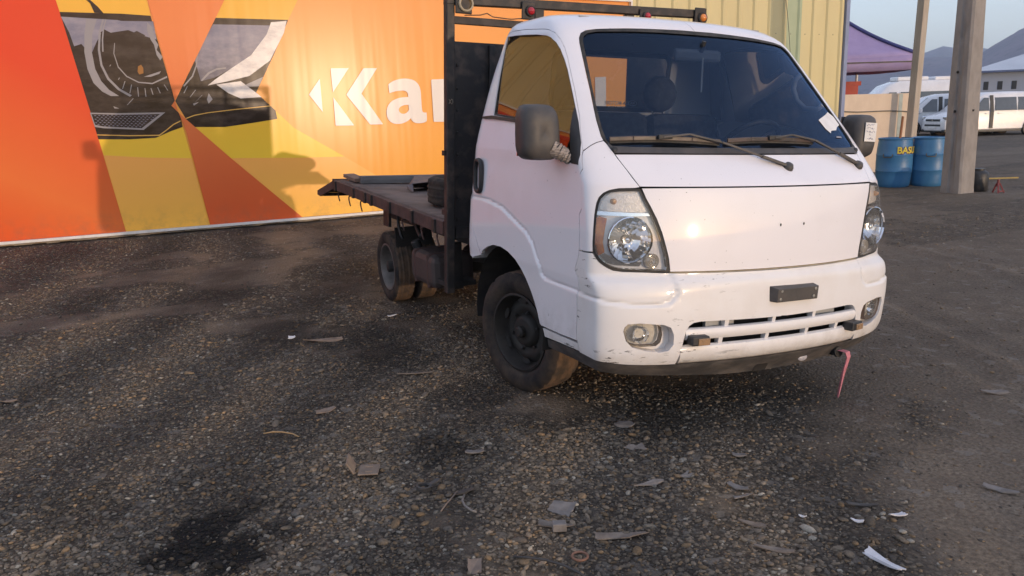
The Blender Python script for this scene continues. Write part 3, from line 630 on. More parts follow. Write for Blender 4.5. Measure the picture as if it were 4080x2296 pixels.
def level(v):
    # monotone-ish cubic (Catmull-Rom) interpolation on the table
    n=len(LV)
    i=0
    while i<n-2 and v>LV[i+1][0]: i+=1
    a=LV[max(i-1,0)];b=LV[i];c=LV[i+1];d=LV[min(i+2,n-1)]
    h=c[0]-b[0]; t=(v-b[0])/h
    out=[]
    for k in range(1,8):
        m1=(c[k]-a[k])/(c[0]-a[0])*h if c[0]!=a[0] else 0
        m2=(d[k]-b[k])/(d[0]-b[0])*h
        s=(c[k]-b[k])
        # limit
        def lim(m): 
            if s==0 or m*s<0: return 0
            return m if abs(m)<3*abs(s) else 3*s
        m1=lim(m1);m2=lim(m2)
        t2=t*t;t3=t2*t
        out.append((2*t3-3*t2+1)*b[k]+(t3-2*t2+t)*m1+(-2*t3+3*t2)*c[k]+(t3-t2)*m2)
    return out
def sstep(a,b,x):
    t=(x-a)/(b-a); t=0 if t<0 else 1 if t>1 else t
    return t*t*(3-2*t)
def S(a,v,off=0.0):
    """body surface; a signed: |a|<=1 front, 1..2 side. returns x,y,z"""
    z,yf,w,B,C,m,yr=level(v)
    s=-1 if a<0 else 1; t=abs(a)
    if t<=1:
        th=t*math.pi/2
        f=math.sin(th); g=math.cos(th)
        nrm=(f**m+g**m)**(1/m)
        X=f/nrm; K=g/nrm   # point on superellipse at polar angle th
        x=w*X; y=yf+B*x*x+C*(1-K)
        # normal in plan: gradient
        dydx=2*B*x+ (C/w)*( (X**(m-1))/(max(K,1e-6)**(m-1)) )
        nx,ny=dydx,-1.0
        L=math.hypot(nx,ny); nx/=L; ny/=L
    else:
        y0=yf+B*w*w+C
        y=y0+(t-1)*(yr-y0); x=w
        q=(y-(yr-.10))/.10
        if q>0: x-=.030*q*q
        nx,ny=1.0,0.0
    d=off
    return (s*(x+nx*d), y+ny*d, z)
# cab panel outlines in skin coordinates
TR={
 'window':[(-1.784,1.417),(-1.795,1.570),(-1.817,1.692),(-1.855,1.792),(-1.868,1.834),(-1.656,1.831),(-1.416,1.823),(-1.197,1.813),(-1.037,1.800),(-0.859,1.783),(-0.744,1.755),(-0.692,1.721),(-0.661,1.669),(-0.647,1.619),(-0.643,1.550),(-0.642,1.484),(-0.644,1.418),(-0.663,1.305),(-0.749,1.183),(-1.004,1.192),(-1.066,1.215),(-1.115,1.255),(-1.175,1.314),(-1.250,1.362),(-1.362,1.385),(-1.562,1.401)],
 'sail':[(-0.643,1.453),(-0.644,1.381),(-0.660,1.292),(-0.676,1.239),(-0.748,1.181),(-0.985,1.190),(-0.876,1.246),(-0.795,1.327),(-0.704,1.400)],
 'door_up':[(-1.908,1.406),(-1.907,1.541),(-1.860,1.688),(-1.937,1.815),(-1.925,1.851),(-1.744,1.861),(-1.429,1.854),(-1.105,1.837),(-0.896,1.824),(-0.739,1.804),(-0.674,1.771),(-0.642,1.729),(-0.629,1.678),(-0.624,1.608),(-0.620,1.521),(-0.626,1.417),(-0.664,1.256),(-0.743,1.180)],
 'door_front':[(-0.860,1.155),(-1.020,0.984),(-1.028,0.810),(-1.081,0.636),(-1.092,0.426),(-1.086,0.314)],
 'door_low':[(-1.090,0.413),(-1.204,0.407),(-1.334,0.405)],
 'arch':[(-1.334,0.402),(-1.349,0.413),(-1.361,0.461),(-1.382,0.510),(-1.407,0.558),(-1.442,0.611),(-1.477,0.652),(-1.516,0.693),(-1.567,0.721),(-1.630,0.735),(-1.700,0.732),(-1.763,0.713),(-1.818,0.681),(-1.839,0.655)],
 'door_rear':[(-1.838,0.657),(-1.871,0.729),(-1.922,0.805),(-1.946,0.888),(-1.944,0.979),(-1.928,1.092),(-1.932,1.169),(-1.931,1.246),(-1.944,1.333),(-1.962,1.387)],
 'sill_low':[(-1.077,0.369),(-1.206,0.364),(-1.302,0.351)],
 'rear_edge':[(-2.000,0.635),(-1.974,0.723),(-2.000,0.950),(-1.978,1.178),(-1.950,1.397),(-1.950,1.612),(-1.937,1.801),(-1.899,1.896)],
 'flare':[(-1.972,0.961),(-1.847,0.963),(-1.759,0.957),(-1.637,0.937),(-1.483,0.869),(-1.421,0.843),(-1.367,0.796),(-1.329,0.728),(-1.332,0.661),(-1.302,0.643),(-1.224,0.639),(-1.081,0.636),(-1.023,0.629),(-0.764,0.629),(-0.581,0.617),(-0.503,0.608),(-0.426,0.607),(-0.390,0.614),(-0.371,0.639),(-0.366,0.670),(-0.369,0.706),(-0.370,0.741)],
 'bumper_top':[(-1.028,0.826),(-0.692,0.824)],
 'hl_out':[(-0.460,1.105),(-0.477,1.105),(-0.529,1.103),(-0.568,1.095),(-0.600,1.083),(-0.631,1.063),(-0.651,1.038),(-0.673,0.992),(-0.692,0.926),(-0.702,0.876),(-0.699,0.839),(-0.675,0.813),(-0.638,0.790),(-0.595,0.771),(-0.556,0.755),(-0.518,0.750),(-0.453,0.748),(-0.379,0.747),(-0.374,0.749),(-0.381,0.802),(-0.390,0.857),(-0.401,0.917),(-0.415,0.976),(-0.432,1.029),(-0.445,1.065),(-0.457,1.099)],
 'hl_lens':[(-0.462,1.094),(-0.529,1.091),(-0.561,1.087),(-0.588,1.079),(-0.615,1.059),(-0.632,1.032),(-0.651,0.986),(-0.666,0.926),(-0.675,0.860),(-0.659,0.827),(-0.616,0.798),(-0.571,0.775),(-0.530,0.764),(-0.453,0.759),(-0.388,0.756),(-0.385,0.769),(-0.392,0.823),(-0.403,0.887),(-0.418,0.950),(-0.434,1.006),(-0.450,1.055)],
 'hl_signal':[(-0.634,1.012),(-0.618,1.046),(-0.596,1.070),(-0.561,1.085),(-0.515,1.089),(-0.462,1.091),(-0.450,1.052),(-0.434,1.011),(-0.437,1.004),(-0.488,1.003),(-0.543,1.004),(-0.603,1.007)],
 'hl_bowl':[(-0.420,0.884),(-0.422,0.861),(-0.428,0.838),(-0.438,0.819),(-0.450,0.805),(-0.466,0.795),(-0.484,0.792),(-0.503,0.795),(-0.522,0.804),(-0.540,0.819),(-0.555,0.838),(-0.565,0.859),(-0.569,0.883),(-0.565,0.907),(-0.555,0.929),(-0.540,0.948),(-0.522,0.962),(-0.503,0.972),(-0.484,0.975),(-0.467,0.972),(-0.451,0.963),(-0.438,0.949),(-0.428,0.930),(-0.422,0.908)],
 'hl_small':[(-0.403,0.793),(-0.406,0.778),(-0.412,0.767),(-0.422,0.763),(-0.432,0.767),(-0.440,0.778),(-0.443,0.794),(-0.441,0.809),(-0.434,0.821),(-0.424,0.825),(-0.414,0.821),(-0.406,0.809)],
 'bumper_low':[(-1.075,0.360),(-1.008,0.360),(-0.647,0.355),(-0.542,0.346),(-0.429,0.341),(-0.376,0.339)],
 'grille':[(-0.377,0.341),(-0.365,0.393),(-0.353,0.461),(-0.345,0.499),(-0.337,0.517),(-0.324,0.529),(-0.302,0.533),(-0.216,0.530),(-0.117,0.527),(-0.029,0.525)],
 'gr_low':[(-0.377,0.341),(-0.329,0.348),(-0.221,0.348),(-0.118,0.343),(-0.000,0.336)],
 'fog_recess':[(-0.553,0.502),(-0.545,0.520),(-0.531,0.533),(-0.484,0.536),(-0.412,0.527),(-0.391,0.513),(-0.383,0.479),(-0.386,0.435),(-0.402,0.409),(-0.433,0.402),(-0.481,0.413),(-0.525,0.430),(-0.547,0.458)],
 'fog_lens':[(-0.547,0.502),(-0.537,0.526),(-0.515,0.531),(-0.434,0.529),(-0.420,0.514),(-0.418,0.482),(-0.425,0.449),(-0.439,0.433),(-0.493,0.431),(-0.529,0.442),(-0.544,0.464)],
 'hood_top':[(-0.500,1.245),(-0.397,1.246),(-0.223,1.246),(-0.050,1.245),(0.024,1.245)],
 'hood_side':[(-0.500,1.244),(-0.485,1.190),(-0.473,1.146),(-0.461,1.108)],
 'crease':[(-0.461,1.108),(-0.346,1.111),(-0.248,1.113),(-0.134,1.113),(-0.046,1.113)],
 'hood_bot':[(-0.375,0.748),(-0.326,0.745),(-0.131,0.747),(-0.043,0.747),(0.005,0.747)],
 'ws_out':[(0.191,1.837),(0.050,1.840),(-0.087,1.842),(-0.213,1.838),(-0.322,1.833),(-0.449,1.822),(-0.496,1.813),(-0.519,1.799),(-0.532,1.776),(-0.535,1.751),(-0.533,1.657),(-0.532,1.526),(-0.537,1.390),(-0.533,1.318),(-0.516,1.284),(-0.498,1.247)],
 'ws_in':[(0.178,1.820),(0.038,1.823),(-0.098,1.822),(-0.219,1.821),(-0.326,1.817),(-0.450,1.809),(-0.488,1.800),(-0.509,1.783),(-0.517,1.760),(-0.517,1.621),(-0.522,1.474),(-0.523,1.357),(-0.516,1.302),(-0.500,1.273),(-0.450,1.271),(-0.297,1.269),(-0.168,1.268),(-0.068,1.268)],
 'ws_dash':[(-0.491,1.393),(-0.418,1.412),(-0.334,1.426),(-0.246,1.435),(-0.147,1.441),(-0.036,1.443)],
 'belt':[(-1.917,1.411),(-1.786,1.415),(-1.410,1.389),(-1.410,1.375),(-1.778,1.395),(-1.909,1.401)],
 'handle':[(-1.909,1.117),(-1.897,1.160),(-1.867,1.176),(-1.837,1.172),(-1.821,1.150),(-1.814,1.123)],
 'roofseam':[(-0.508,1.821),(-0.521,1.844),(-0.545,1.871),(-0.585,1.901)],
 'cornerseam':[(-0.662,1.254),(-0.629,1.266),(-0.597,1.279),(-0.560,1.293),(-0.528,1.301)],
 'holes':[(-0.032,0.943),(0.070,0.942)],
 'wiper_pivots':[(0.065,1.195),(0.300,1.197)],
 'spec':[(-0.278,0.943)],
}
def side_seg(P,x,y):
    bd=1e9
    for i in range(len(P)-1):
        ax,ay=P[i];bx,by=P[i+1];dx,dy=bx-ax,by-ay;L=dx*dx+dy*dy+1e-12
        t=max(0,min(1,((x-ax)*dx+(y-ay)*dy)/L)); d=math.hypot(ax+dx*t-x,ay+dy*t-y); bd=min(bd,d)
    return bd
FL=TR['flare']; FLP=FL+[(-.372,.80),(0,.80),(0,.05),(-2.2,.05),(-2.2,.961)]
def disp(a,v):
    """shoulder line over the wheel arch and round the bumper: everything below it stands proud"""
    a=-abs(a)
    if v>1.02: return 0
    d=side_seg(FL,a,v); s=d if in_poly(a,v,FLP) else -d
    return .0075*sstep(-.009,.007,s)-.0045*math.exp(-((s+.009)/.006)**2)
def SP(a,v,off,dp): return BT(S(a,v,off+(disp(a,v) if dp else 0)))
def SN(a,v,off,dp):
    h=.004
    p=Vector(SP(a,v,off,dp)); q=Vector(SP(a+h,v,off,dp))-Vector(SP(a-h,v,off,dp)); r=Vector(SP(a,v+h,off,dp))-Vector(SP(a,v-h,off,dp))
    nrm=q.cross(r)
    return nrm.normalized() if nrm.length>1e-12 else Vector((0,-1,0))
def mir(P): return [(-a,v) for a,v in P]
def full(half): return half+[(-a,v) for a,v in half[::-1] if abs(a)>1e-4]
def panel(name,polys,mat,parent,holes=(),off=0,tilt=0,rim=.012,step=.03,dp=False,gap=.0018,rimmat=None,smoothn=True):
    """skin panel(s) on the cab surface, each polygon given in surface coordinates; folded-in edge all round"""
    V=[];F=[];N=[];LN=[]
    for P in polys:
        if gap: P=inset(P,gap)
        P=densify(P,step); hs=[densify(h,step) for h in holes if in_poly(h[0][0],h[0][1],P)]
        vs,T,bd=cdt(P,hs,step); k=len(V)
        pn=[SN(a,v,off,dp) for a,v in vs]; V+=[SP(a,v,off+tilt*(v-1.2),dp) for a,v in vs]
        if tilt: pn=[(SN(math.copysign(max(abs(a),1.15),a),v,off,dp)-Vector((0,0,tilt))).normalized() for a,v in vs]
        for t in T:
            ax=Vector(V[k+t[1]])-Vector(V[k+t[0]]);bx=Vector(V[k+t[2]])-Vector(V[k+t[0]])
            t=t if ax.cross(bx).dot(pn[t[0]])>0 else t[::-1]
            F.append(tuple(k+i for i in t)); LN+=[pn[i] for i in t]
        if rim:
            km=len(V); m_={}
            u_={}
            for e in bd:
                for i in e:
                    if i not in m_: m_[i]=len(V); V.append(SP(vs[i][0],vs[i][1],off-rim,dp)); u_[i]=len(V); V.append(V[k+i])
            for a,b_ in bd:
                F.append((u_[a],u_[b_],m_[b_],m_[a])); q=(Vector(V[k+b_])-Vector(V[k+a])).cross(Vector(V[m_[a]])-Vector(V[k+a])); q=q.normalized() if q.length>1e-12 else Vector((0,0,1)); LN+=[q]*4
    me=bpy.data.meshes.new(name); me.from_pydata(V,[],F)
    if not me.validate(): 
        me.shade_smooth(); me.normals_split_custom_set([tuple(x) for x in LN])
    else: me.shade_smooth()
    me.materials.append(mat); me.update(); o=bpy.data.objects.new(name,me); link(o,parent); return o
def wall_strip(name,P,mat,parent,o0,o1,step=.03,dp=False):
    P=densify(P,step); V=[SP(a,v,o0,dp) for a,v in P]+[SP(a,v,o1,dp) for a,v in P]; n=len(P)
    return mesh_obj(name,V,[(i,(i+1)%n,n+(i+1)%n,n+i) for i in range(n)],mat,parent,smooth=True)
T=TR
window=[p for p in T['window']]; window[18]=(-.80,1.197); window[19]=(-1.013,1.203)
DF=[T['door_front'][0],((T['door_front'][0][0]+T['door_front'][1][0])/2-.012,1.07)]+T['door_front'][1:5]   # front shut line of the door
def df_at(v): return float(np.interp(v,[q[1] for q in DF[::-1]],[q[0] for q in DF[::-1]]))
door=T['door_up']+DF+T['door_low']+T['arch']+T['door_rear']
hl=T['hl_out']; ln=T['hl_lens']
ws_edge=[p for p in T['ws_out'] if p[0]<0]                       # centre top -> down the pillar
ws_edge=[(0,1.8415)]+ws_edge
shell=[(0,2.0),(-.5,2.0),(-1.0,2.0),(-1.5,2.0),(-2.0,2.0),(-2.0,1.9),(-2.0,1.6),(-2.0,1.2),(-2.0,.9),(-2.0,.632),(-1.93,.622),(-1.842,.652)]+T['door_rear'][1:]+T['door_up'][:-1]+T['cornerseam'][1:]+[p for p in ws_edge[::-1] if p[1]>1.31]
cab=panel('cab_shell',[shell,mir(shell)],M_white,truck,step=.032,dp=True,gap=.0014,rim=.014)
# roof skin inside the top ring
ring=[BT(S(a,2.0)) for a in np.linspace(-2,2,61)]
c0=Vector(BT((0,1.28,1.937))); Vr=list(ring)+[tuple(c0)]+[tuple(Vector(p).lerp(c0,.5)+Vector((0,0,.004))) for p in ring]
k=len(ring); Fr=[]
for i in range(k-1): Fr+=[(i,i+1,k+1+i+1,k+1+i),(k+1+i,k+1+i+1,k)]
Fr+=[(k-1,0,k+1,2*k),(2*k,k+1,k)]
recalc(mesh_obj('roof_skin',Vr,Fr,M_white,truck,smooth=True))
# back wall of the cab with its window opening
lv=np.linspace(.60,2.0,40); Lp=[S(-2.0,v) for v in lv]; outline=[(p[0],p[2]) for p in Lp]+[(-p[0],p[2]) for p in Lp[::-1]]
def yb(z):
    return np.interp(z,[p[2] for p in Lp],[p[1] for p in Lp])-.004
def rrect(x0,x1,z0,z1,r,n=5):
    o=[]
    for cx,cz,a in ((x1-r,z1-r,0),(x0+r,z1-r,90),(x0+r,z0+r,180),(x1-r,z0+r,270)):
        for k in range(n+1): t=R(a+90*k/n); o.append((cx+r*math.cos(t),cz+r*math.sin(t)))
    return o
rw=rrect(-.40,.40,1.47,1.79,.05)
V_,T_,_=cdt(outline,[rw],.12)
back=recalc(mesh_obj('cab_back',[BT((x,float(yb(z)),z)) for x,z in V_],T_,M_white,truck))
V_,T_,_=cdt(inset(rw,-.01),[],.2)
rwin=mesh_obj('rear_window',[BT((x,float(yb(z))-.006,z)) for x,z in V_],T_,M_rg,truck)
ro=inset(rw,-.012); ri=inset(rw,.014); k=len(rw)
mesh_obj('rear_window_seal',[BT((x,float(yb(z))-.016,z)) for x,z in ro+ri],[(i,(i+1)%k,k+(i+1)%k,k+i) for i in range(k)],M_rub,rwin,solid=.012)
# doors, side glass, sail panels
for s in (0,1):
    mr=(lambda P:mir(P)) if s else (lambda P:P)
    d=panel('door',[mr(door)],M_white,truck,holes=[mr(window)],step=.012 if not s else .03,dp=True,rim=.016)
    panel('door_window',[mr(inset(window,-.006))],M_wg,d,off=-.018,tilt=.022,rim=0,gap=0,step=.05)
    w_o=inset(window,-.001); w_i=inset(window,.010)
    panel('window_seal',[mr(w_o)],M_rub,d,holes=[mr(w_i)],off=-.006,rim=.006,gap=0,step=.03)
    sail=[(a if a>-.66 or True else a,v) for a,v in T['sail']]; sail[3]=(-.70,1.239); sail[4]=(-.80,1.196); sail[5]=(-1.0,1.200)
    panel('sail_panel',[mr(sail)],M_blk,d,off=.002,rim=.012,gap=0,step=.04)
    panel('belt_moulding',[mr([(-1.917,1.412),(-1.786,1.416),(-1.60,1.404),(-1.40,1.392),(-1.30,1.375),(-1.30,1.358),(-1.40,1.374),(-1.60,1.388),(-1.778,1.398),(-1.909,1.400)])],M_blk,d,off=.010,rim=.012,gap=0,step=.04)
    # recessed pull handle
    sg=-1 if not s else 1
    pts=[]
    for t in np.linspace(0,2*math.pi,29)[:-1]:
        yy=1.492+.042*math.copysign(abs(math.cos(t))**.6,math.cos(t)); zz=1.09+.085*math.copysign(abs(math.sin(t))**.75,math.sin(t)); pts.append((sg*(.893-.02*max(0,(yy-1.52)/.03)*.1),yy,zz))
    mb=MB(BT); mb.tube(pts+[pts[0]],.0135,8,cap=False); h=mb.build('door_handle',M_blk,d,smooth=True)
    mb=MB(BT); mb.lathe([(0,.004),(.6,.004),(1,0)],(sg*.886,1.492,1.09),(sg,0,0),20,start=(0,1,0)); mb.v=[BT((sg*.889,1.492+(p[0]),1.09+p[1])) for p in [(.02*math.cos(t),.062*math.sin(t)) for t in np.linspace(0,6.283,21)[:-1]]]; mb.f=[tuple(range(20))]
    mb.build('handle_recess',pm('recess_grey',(.35,.34,.36),rough=.4),d)
    # sill under the door, wheel house
    panel('sill',[mr([(-1.088,.402),(-1.204,.399),(-1.330,.396),(-1.318,.352),(-1.206,.360),(-1.078,.366)])],M_bump,truck,off=-.002,rim=.02,dp=True,gap=.001,step=.04)
    mb=MB(BT); sgx=sg
    arcs=[]
    for t in np.linspace(R(-12),R(192),26): arcs.append((1.145+.405*math.cos(t),.36+.385*math.sin(t)))
    Va=[(sgx*.872,y,z) for y,z in arcs]+[(sgx*.45,y,z) for y,z in arcs]; ka=len(arcs)
    mb.add(Va,[(i,i+1,ka+i+1,ka+i) for i in range(ka-1)]+[tuple(range(ka,2*ka))]); mb.build('wheel_house',M_under,truck,smooth=False)
# corner panels between door, lamp and windscreen
corner=T['cornerseam']+[(-.516,1.284),(-.502,1.250)]+T['hood_side'][1:-1]+[(-.459,1.109)]+hl[1:10]+[(hl[10][0]-.003,.832),(-.80,.830),(-.95,.829),(df_at(.829),.829)]+[q for q in DF[::-1] if q[1]>.83]+[T['door_up'][-1]]
panel('corner_panel',[corner],M_white,truck,step=.03,dp=True); panel('corner_panel',[mir(corner)],M_white,truck,step=.03,dp=True)
# front panels
up=[(0,1.245),(-.22,1.245),(-.40,1.245),(-.500,1.244),(-.486,1.190),(-.473,1.146),(-.461,1.111),(-.34,1.111),(-.2,1.111),(0,1.111)]
panel('upper_front_panel',[full(up)],M_white,truck,step=.03)
lowp=[(0,1.108),(-.2,1.108),(-.34,1.108),(-.4565,1.106)]+hl[24:18:-1]+[(-.3765,.748),(-.2,.746),(0,.746)]
hood=panel('front_hood_panel',[full(lowp)],M_white,truck,step=.03)
for a in (-.013,.089):
    q=SP(a,.939,.0012,False); mesh_obj('badge_hole',[(q[0]+.005*math.cos(t),q[1],q[2]+.007*math.sin(t)) for t in np.linspace(0,6.28,9)[:-1]],[tuple(range(8))],M_blk,hood)
bl=T['bumper_low']; gr=T['grille']
bump_half=[(0,.740),(-.2,.741),(-.372,.743),(-.40,.744)]+[hl[k] for k in (16,15,14,13,12,11)]+[(hl[10][0]-.002,.827),(-.80,.826),(-.95,.825),(df_at(.825),.825)]+[q for q in DF if q[1]<.82]+[(-1.075,.362),(-1.008,.360),(-.80,.358),(-.647,.355),(-.542,.346),(-.429,.341)]+gr[:7]+[(-.216,.531),(-.117,.528),(0,.526)]
fogr=T['fog_recess']; fogl=T['fog_lens']
bumper=panel('front_bumper',[full(bump_half)],M_bump,truck,holes=[fogr,mir(fogr)],step=.013,dp=True,rim=.055,gap=.001)
mb=MB(); # top ledge that tucks under the hood
aa=np.linspace(-.375,.375,31); Va=[SP(a,.742,.0,True) for a in aa]+[SP(a,.752,-.05,False) for a in aa]; mesh_obj('bumper_ledge',Va,[(i,i+1,31+i+1,31+i) for i in range(30)],pm('yellowed_white_ledge',(.70,.58,.38),(.50,.38,.24),scale=9,rough=.5),bumper,smooth=True)
def sweep(name,prof,a0,a1,mat,parent,n=41,off=0,dp=False):
    aa=np.linspace(a0,a1,n); m_=len(prof); V=[SP(a,v,o+off,False) for a in aa for o,v in prof]
    F=[(i*m_+j,i*m_+j+1,(i+1)*m_+j+1,(i+1)*m_+j) for i in range(n-1) for j in range(m_-1)]+[tuple(range(m_)),tuple((n-1)*m_+j for j in range(m_))[::-1]]
    return recalc(mesh_obj(name,V,F,mat,parent,auto=35))
sweep('grille_bar',[(-.016,.503),(-.006,.504),(.004,.499),(.010,.485),(.008,.463),(0,.452),(-.010,.450),(-.016,.452)],-.348,.348,M_bump,bumper)
sweep('grille_bar',[(-.020,.425),(-.010,.428),(.004,.421),(.010,.405),(.010,.375),(.004,.350),(-.008,.339),(-.03,.336)],-.366,.366,M_bump,bumper)
back_poly=[(-.39,.30),(-.39,.56),(.39,.56),(.39,.30)]
panel('grille_backing',[back_poly],M_under,bumper,off=-.085,rim=0,gap=0,step=.08)
for a0,v0,v1 in [(-.217,.506,.530),(-.035,.505,.528),(.147,.505,.529),(-.236,.432,.449),(-.06,.430,.448),(.118,.430,.448),(.262,.432,.448)]:
    sweep('grille_rib',[(-.03,v0-.006),(-.004,v0-.006),(.002,v1+.004),(-.03,v1+.004)],a0-.007,a0+.007,M_bump,bumper,n=3)
for x_ in (-.32,.30): MB(BT).box((x_,.12,.518),(.16,.02,.05)).build('grille_bracket',pm('galvanised',(.35,.36,.37),rough=.5,metal=.5),bumper)
# black valance under the bumper
val=[(0,.338),(-.376,.338),(-.43,.338),(-.542,.344),(-.647,.352),(-.80,.356),(-1.0,.358),(-1.075,.360),(-1.2,.355),(-1.30,.345),(-1.30,.300),(-1.1,.306),(-.90,.306),(-.647,.296),(-.376,.276),(-.2,.258),(0,.252)]
skirt=panel('front_valance',[full(val)],M_skirt,truck,off=.004,rim=.03,gap=0,step=.03)
panel('valance_notch',[[(-.072,.252),(-.072,.284),(-.062,.292),(-.018,.292),(-.012,.284),(-.012,.252)]],M_under,skirt,off=.006,rim=0,gap=0,step=.05)
for t in (0,): 
    q=SP(.155,.290,.006,False); mb=MB(); mb.lathe([(.0,.004),(.024,.003),(.030,-.002)],q,(-.05,-1,.0),20,start=(1,0,0)); mb.v=[(q[0]+(p[0]-q[0]),p[1],q[2]+(p[2]-q[2])*.6) for p in mb.v]; mb.build('oval_badge',pm('pale_badge',(.45,.43,.45),rough=.35),skirt,smooth=True)
# ---- windscreen with black rubber, cowl strip
wi=[p for p in T['ws_in'] if p[0]<0]; wi=[(0,1.8225)]+wi+[(0,1.268)]
seal_o=ws_edge[:-1]+[(-.4985,1.2475),(-.30,1.2475),(0,1.2475)]
ws=panel('windscreen',[full(inset(wi,0))],M_ws,truck,off=-.004,rim=0,gap=0,step=.05)
panel('windscreen_seal',[full(seal_o)],M_rub,ws,holes=[full(wi)],off=.003,rim=.014,gap=.001,step=.03)
cw=[(0,1.296),(-.25,1.296),(-.46,1.300),(-.505,1.302),(-.512,1.285),(-.499,1.256),(-.25,1.252),(0,1.252)]
panel('cowl_strip',[full([(0,1.2735),(-.25,1.2735),(-.44,1.2755),(-.500,1.279),(-.514,1.292),(-.5165,1.284),(-.500,1.250),(-.25,1.249),(0,1.249)])],M_gry,ws,off=.007,rim=.01,gap=0,step=.03)
for a in (-.496,.496):
    q=SP(a,1.266,.010,False); mb=MB(); mb.lathe([(0,.003),(.010,.004),(.013,0)],q,(0,-.8,.6),12); mb.build('cowl_screw',M_blk,ws,smooth=True)
st=[(.491,1.455),(.560,1.400),(.480,1.378),(.455,1.362),(.418,1.359),(.404,1.346),(.391,1.368),(.384,1.412)]
panel('paper_sticker',[st],M_paper,ws,off=.0,rim=.0,gap=0,step=.04)
panel('small_sticker',[[(.428,1.332),(.462,1.331),(.456,1.323),(.421,1.324)]],pm('faded_sticker',(.30,.28,.30),rough=.6),ws,off=.0,rim=0,gap=0,step=.04)
# ---- headlamps
bowlc=(-.495,.885)
def bulb(mb,c,ax,r): mb.lathe([(0,r*2.2),(r*.6,r*2.0),(r,r*1.2),(r,0),(r*.7,-r)],c,ax,12)
M_bulb=pm('bulb_glass',(.75,.72,.66),rough=.08,coat=1)
M_hous=pm('lamp_housing',(.86,.86,.90),(.74,.74,.79),scale=12,rough=.22,metal=.0,coat=.8)
for s in (0,1):
    mr=(lambda P:mir(P)) if s else (lambda P:P); sg=1 if s else -1
    head=panel('headlight',[mr(hl)],M_rub,truck,holes=[mr(ln)],off=.001,rim=.03,gap=.001,step=.025)
    panel('lamp_lens',[mr(ln)],M_lens,head,off=.006,rim=.008,gap=0,step=.03)
    panel('lamp_housing',[mr(inset(ln,-.004))],M_hous,head,holes=[mr(T['hl_bowl'])],off=-.024,rim=0,gap=0,step=.03)
    wall_strip('lamp_bezel',mr(ln),M_chr,head,.0,-.062)
    # main reflector bowl
    c=Vector(SP(sg*.495,.885,-.012,False)); ax=Vector((sg*.16,-1,.02)).normalized()
    mb=MB(); r=.098
    prof=[(r*1.04,.004),(r*1.04,.010),(r,.012),(r*.97,.004)]+[(r*t,-.055+.058*t*t) for t in (.95,.85,.7,.55,.4,.25,.16)]
    mb.lathe(prof,c,ax,22,start=(0,0,1)); bw=mb.build('reflector_bowl',M_chr,head)
    mb=MB(); bulb(mb,c-ax*.045,ax,.013); mb.build('lamp_bulb',M_bulb,head,smooth=True)
    mb=MB(); mb.lathe([(0,.022),(.014,.020),(.019,.010),(.019,0)],c-ax*.02,ax,14); mb.build('bulb_cap',M_chr,head,smooth=True)
    # small position lamp
    c2=Vector(SP(sg*.426,.795,-.012,False)); mb=MB()
    mb.lathe([(.033,-.02),(.034,.006),(.030,.010),(.027,.004),(.022,.008),(.018,.002),(.012,.007),(.006,.003),(0,.008)],c2,ax,20); mb.build('position_lamp',pm('ribbed_clear',(.55,.52,.48),rough=.12,metal=.4),head)
    # turn signal compartment above: shelf, ribbed reflector, amber bulb
    sig=T['hl_signal']
    panel('signal_reflector',[mr(inset(sig,.002))],pm('frosted_signal',(.72,.68,.64),(.85,.80,.76),scale=55,rough=.18,metal=.2,bmp=.5,bscale=130),head,off=-.014,rim=.008,gap=0,step=.03)
    sh=[(-.667,1.006),(-.620,1.006),(-.55,1.004),(-.49,1.001),(-.437,1.000),(-.430,.988),(-.49,.986),(-.56,.988),(-.63,.990),(-.676,.992)]
    panel('signal_shelf',[mr(sh)],M_chr,head,off=-.008,rim=.05,gap=0,step=.03)
    mb=MB(); bulb(mb,Vector(SP(sg*.555,1.048,-.020,False)),ax,.013); mb.build('signal_bulb',pm('signal_bulb_amber',(.55,.30,.14),(.65,.45,.28),scale=60,rough=.2),head,smooth=True)
    # side reflector piece, orange tinted by its bulb shade
    am=[(-.640,.985),(-.585,.975),(-.600,.92),(-.612,.875),(-.600,.83),(-.640,.815),(-.690,.85),(-.688,.90),(-.672,.96)]
    panel('amber_side_reflector',[mr(am)],pm('amber_reflector',(.70,.24,.07),(.42,.10,.05),scale=18,rough=.2,metal=.3),head,off=-.020,rim=.0,gap=0,step=.04)
    low=[(-.66,.812),(-.59,.785),(-.54,.775),(-.46,.771),(-.452,.79),(-.49,.792),(-.55,.806),(-.60,.828)]
    panel('lower_reflector',[mr(low)],M_chr,head,off=-.016,rim=.008,gap=0,step=.04)
    # fog lamp
    fog=panel('fog_lamp',[mr(inset(fogr,-.003))],M_bump,truck,off=-.048,rim=0,gap=0,step=.04)
    panel('fog_lens',[mr(fogl)],M_lens,fog,off=-.006,rim=.006,gap=0,step=.03)
    wall_strip('fog_rim',mr(inset(fogl,-.002)),pm('brown_rim',(.22,.15,.11),rough=.5),fog,-.002,-.045)
    panel('fog_reflector',[mr(inset(fogl,.002))],pm('fog_chrome',(.74,.68,.58),(.85,.80,.72),scale=25,rough=.3,metal=.25),fog,off=-.040,rim=0,gap=0,step=.03)
    cf=Vector(SP(sg*.485,.48,-.03,False)); mb=MB(); mb.lathe([(.040,.018),(.034,0),(.02,-.012),(.008,-.016)],cf,ax,10,start=(0,0,1)); mb.build('fog_bowl',M_chr,fog)
    # little add-on marker lamps on the grille
    a0,v0=((-.316,.455) if not s else (.330,.430)); q=Vector(SP(a0,v0,.020,False)); rz=Matrix.Rotation(-.12 if not s else .22,3,'Z')@Matrix.Rotation(RHO,3,'Y')
    mk=MB().box(q,(.088,.055,.042),rz).build('marker_lamp',M_blk,truck,bevel=.006)
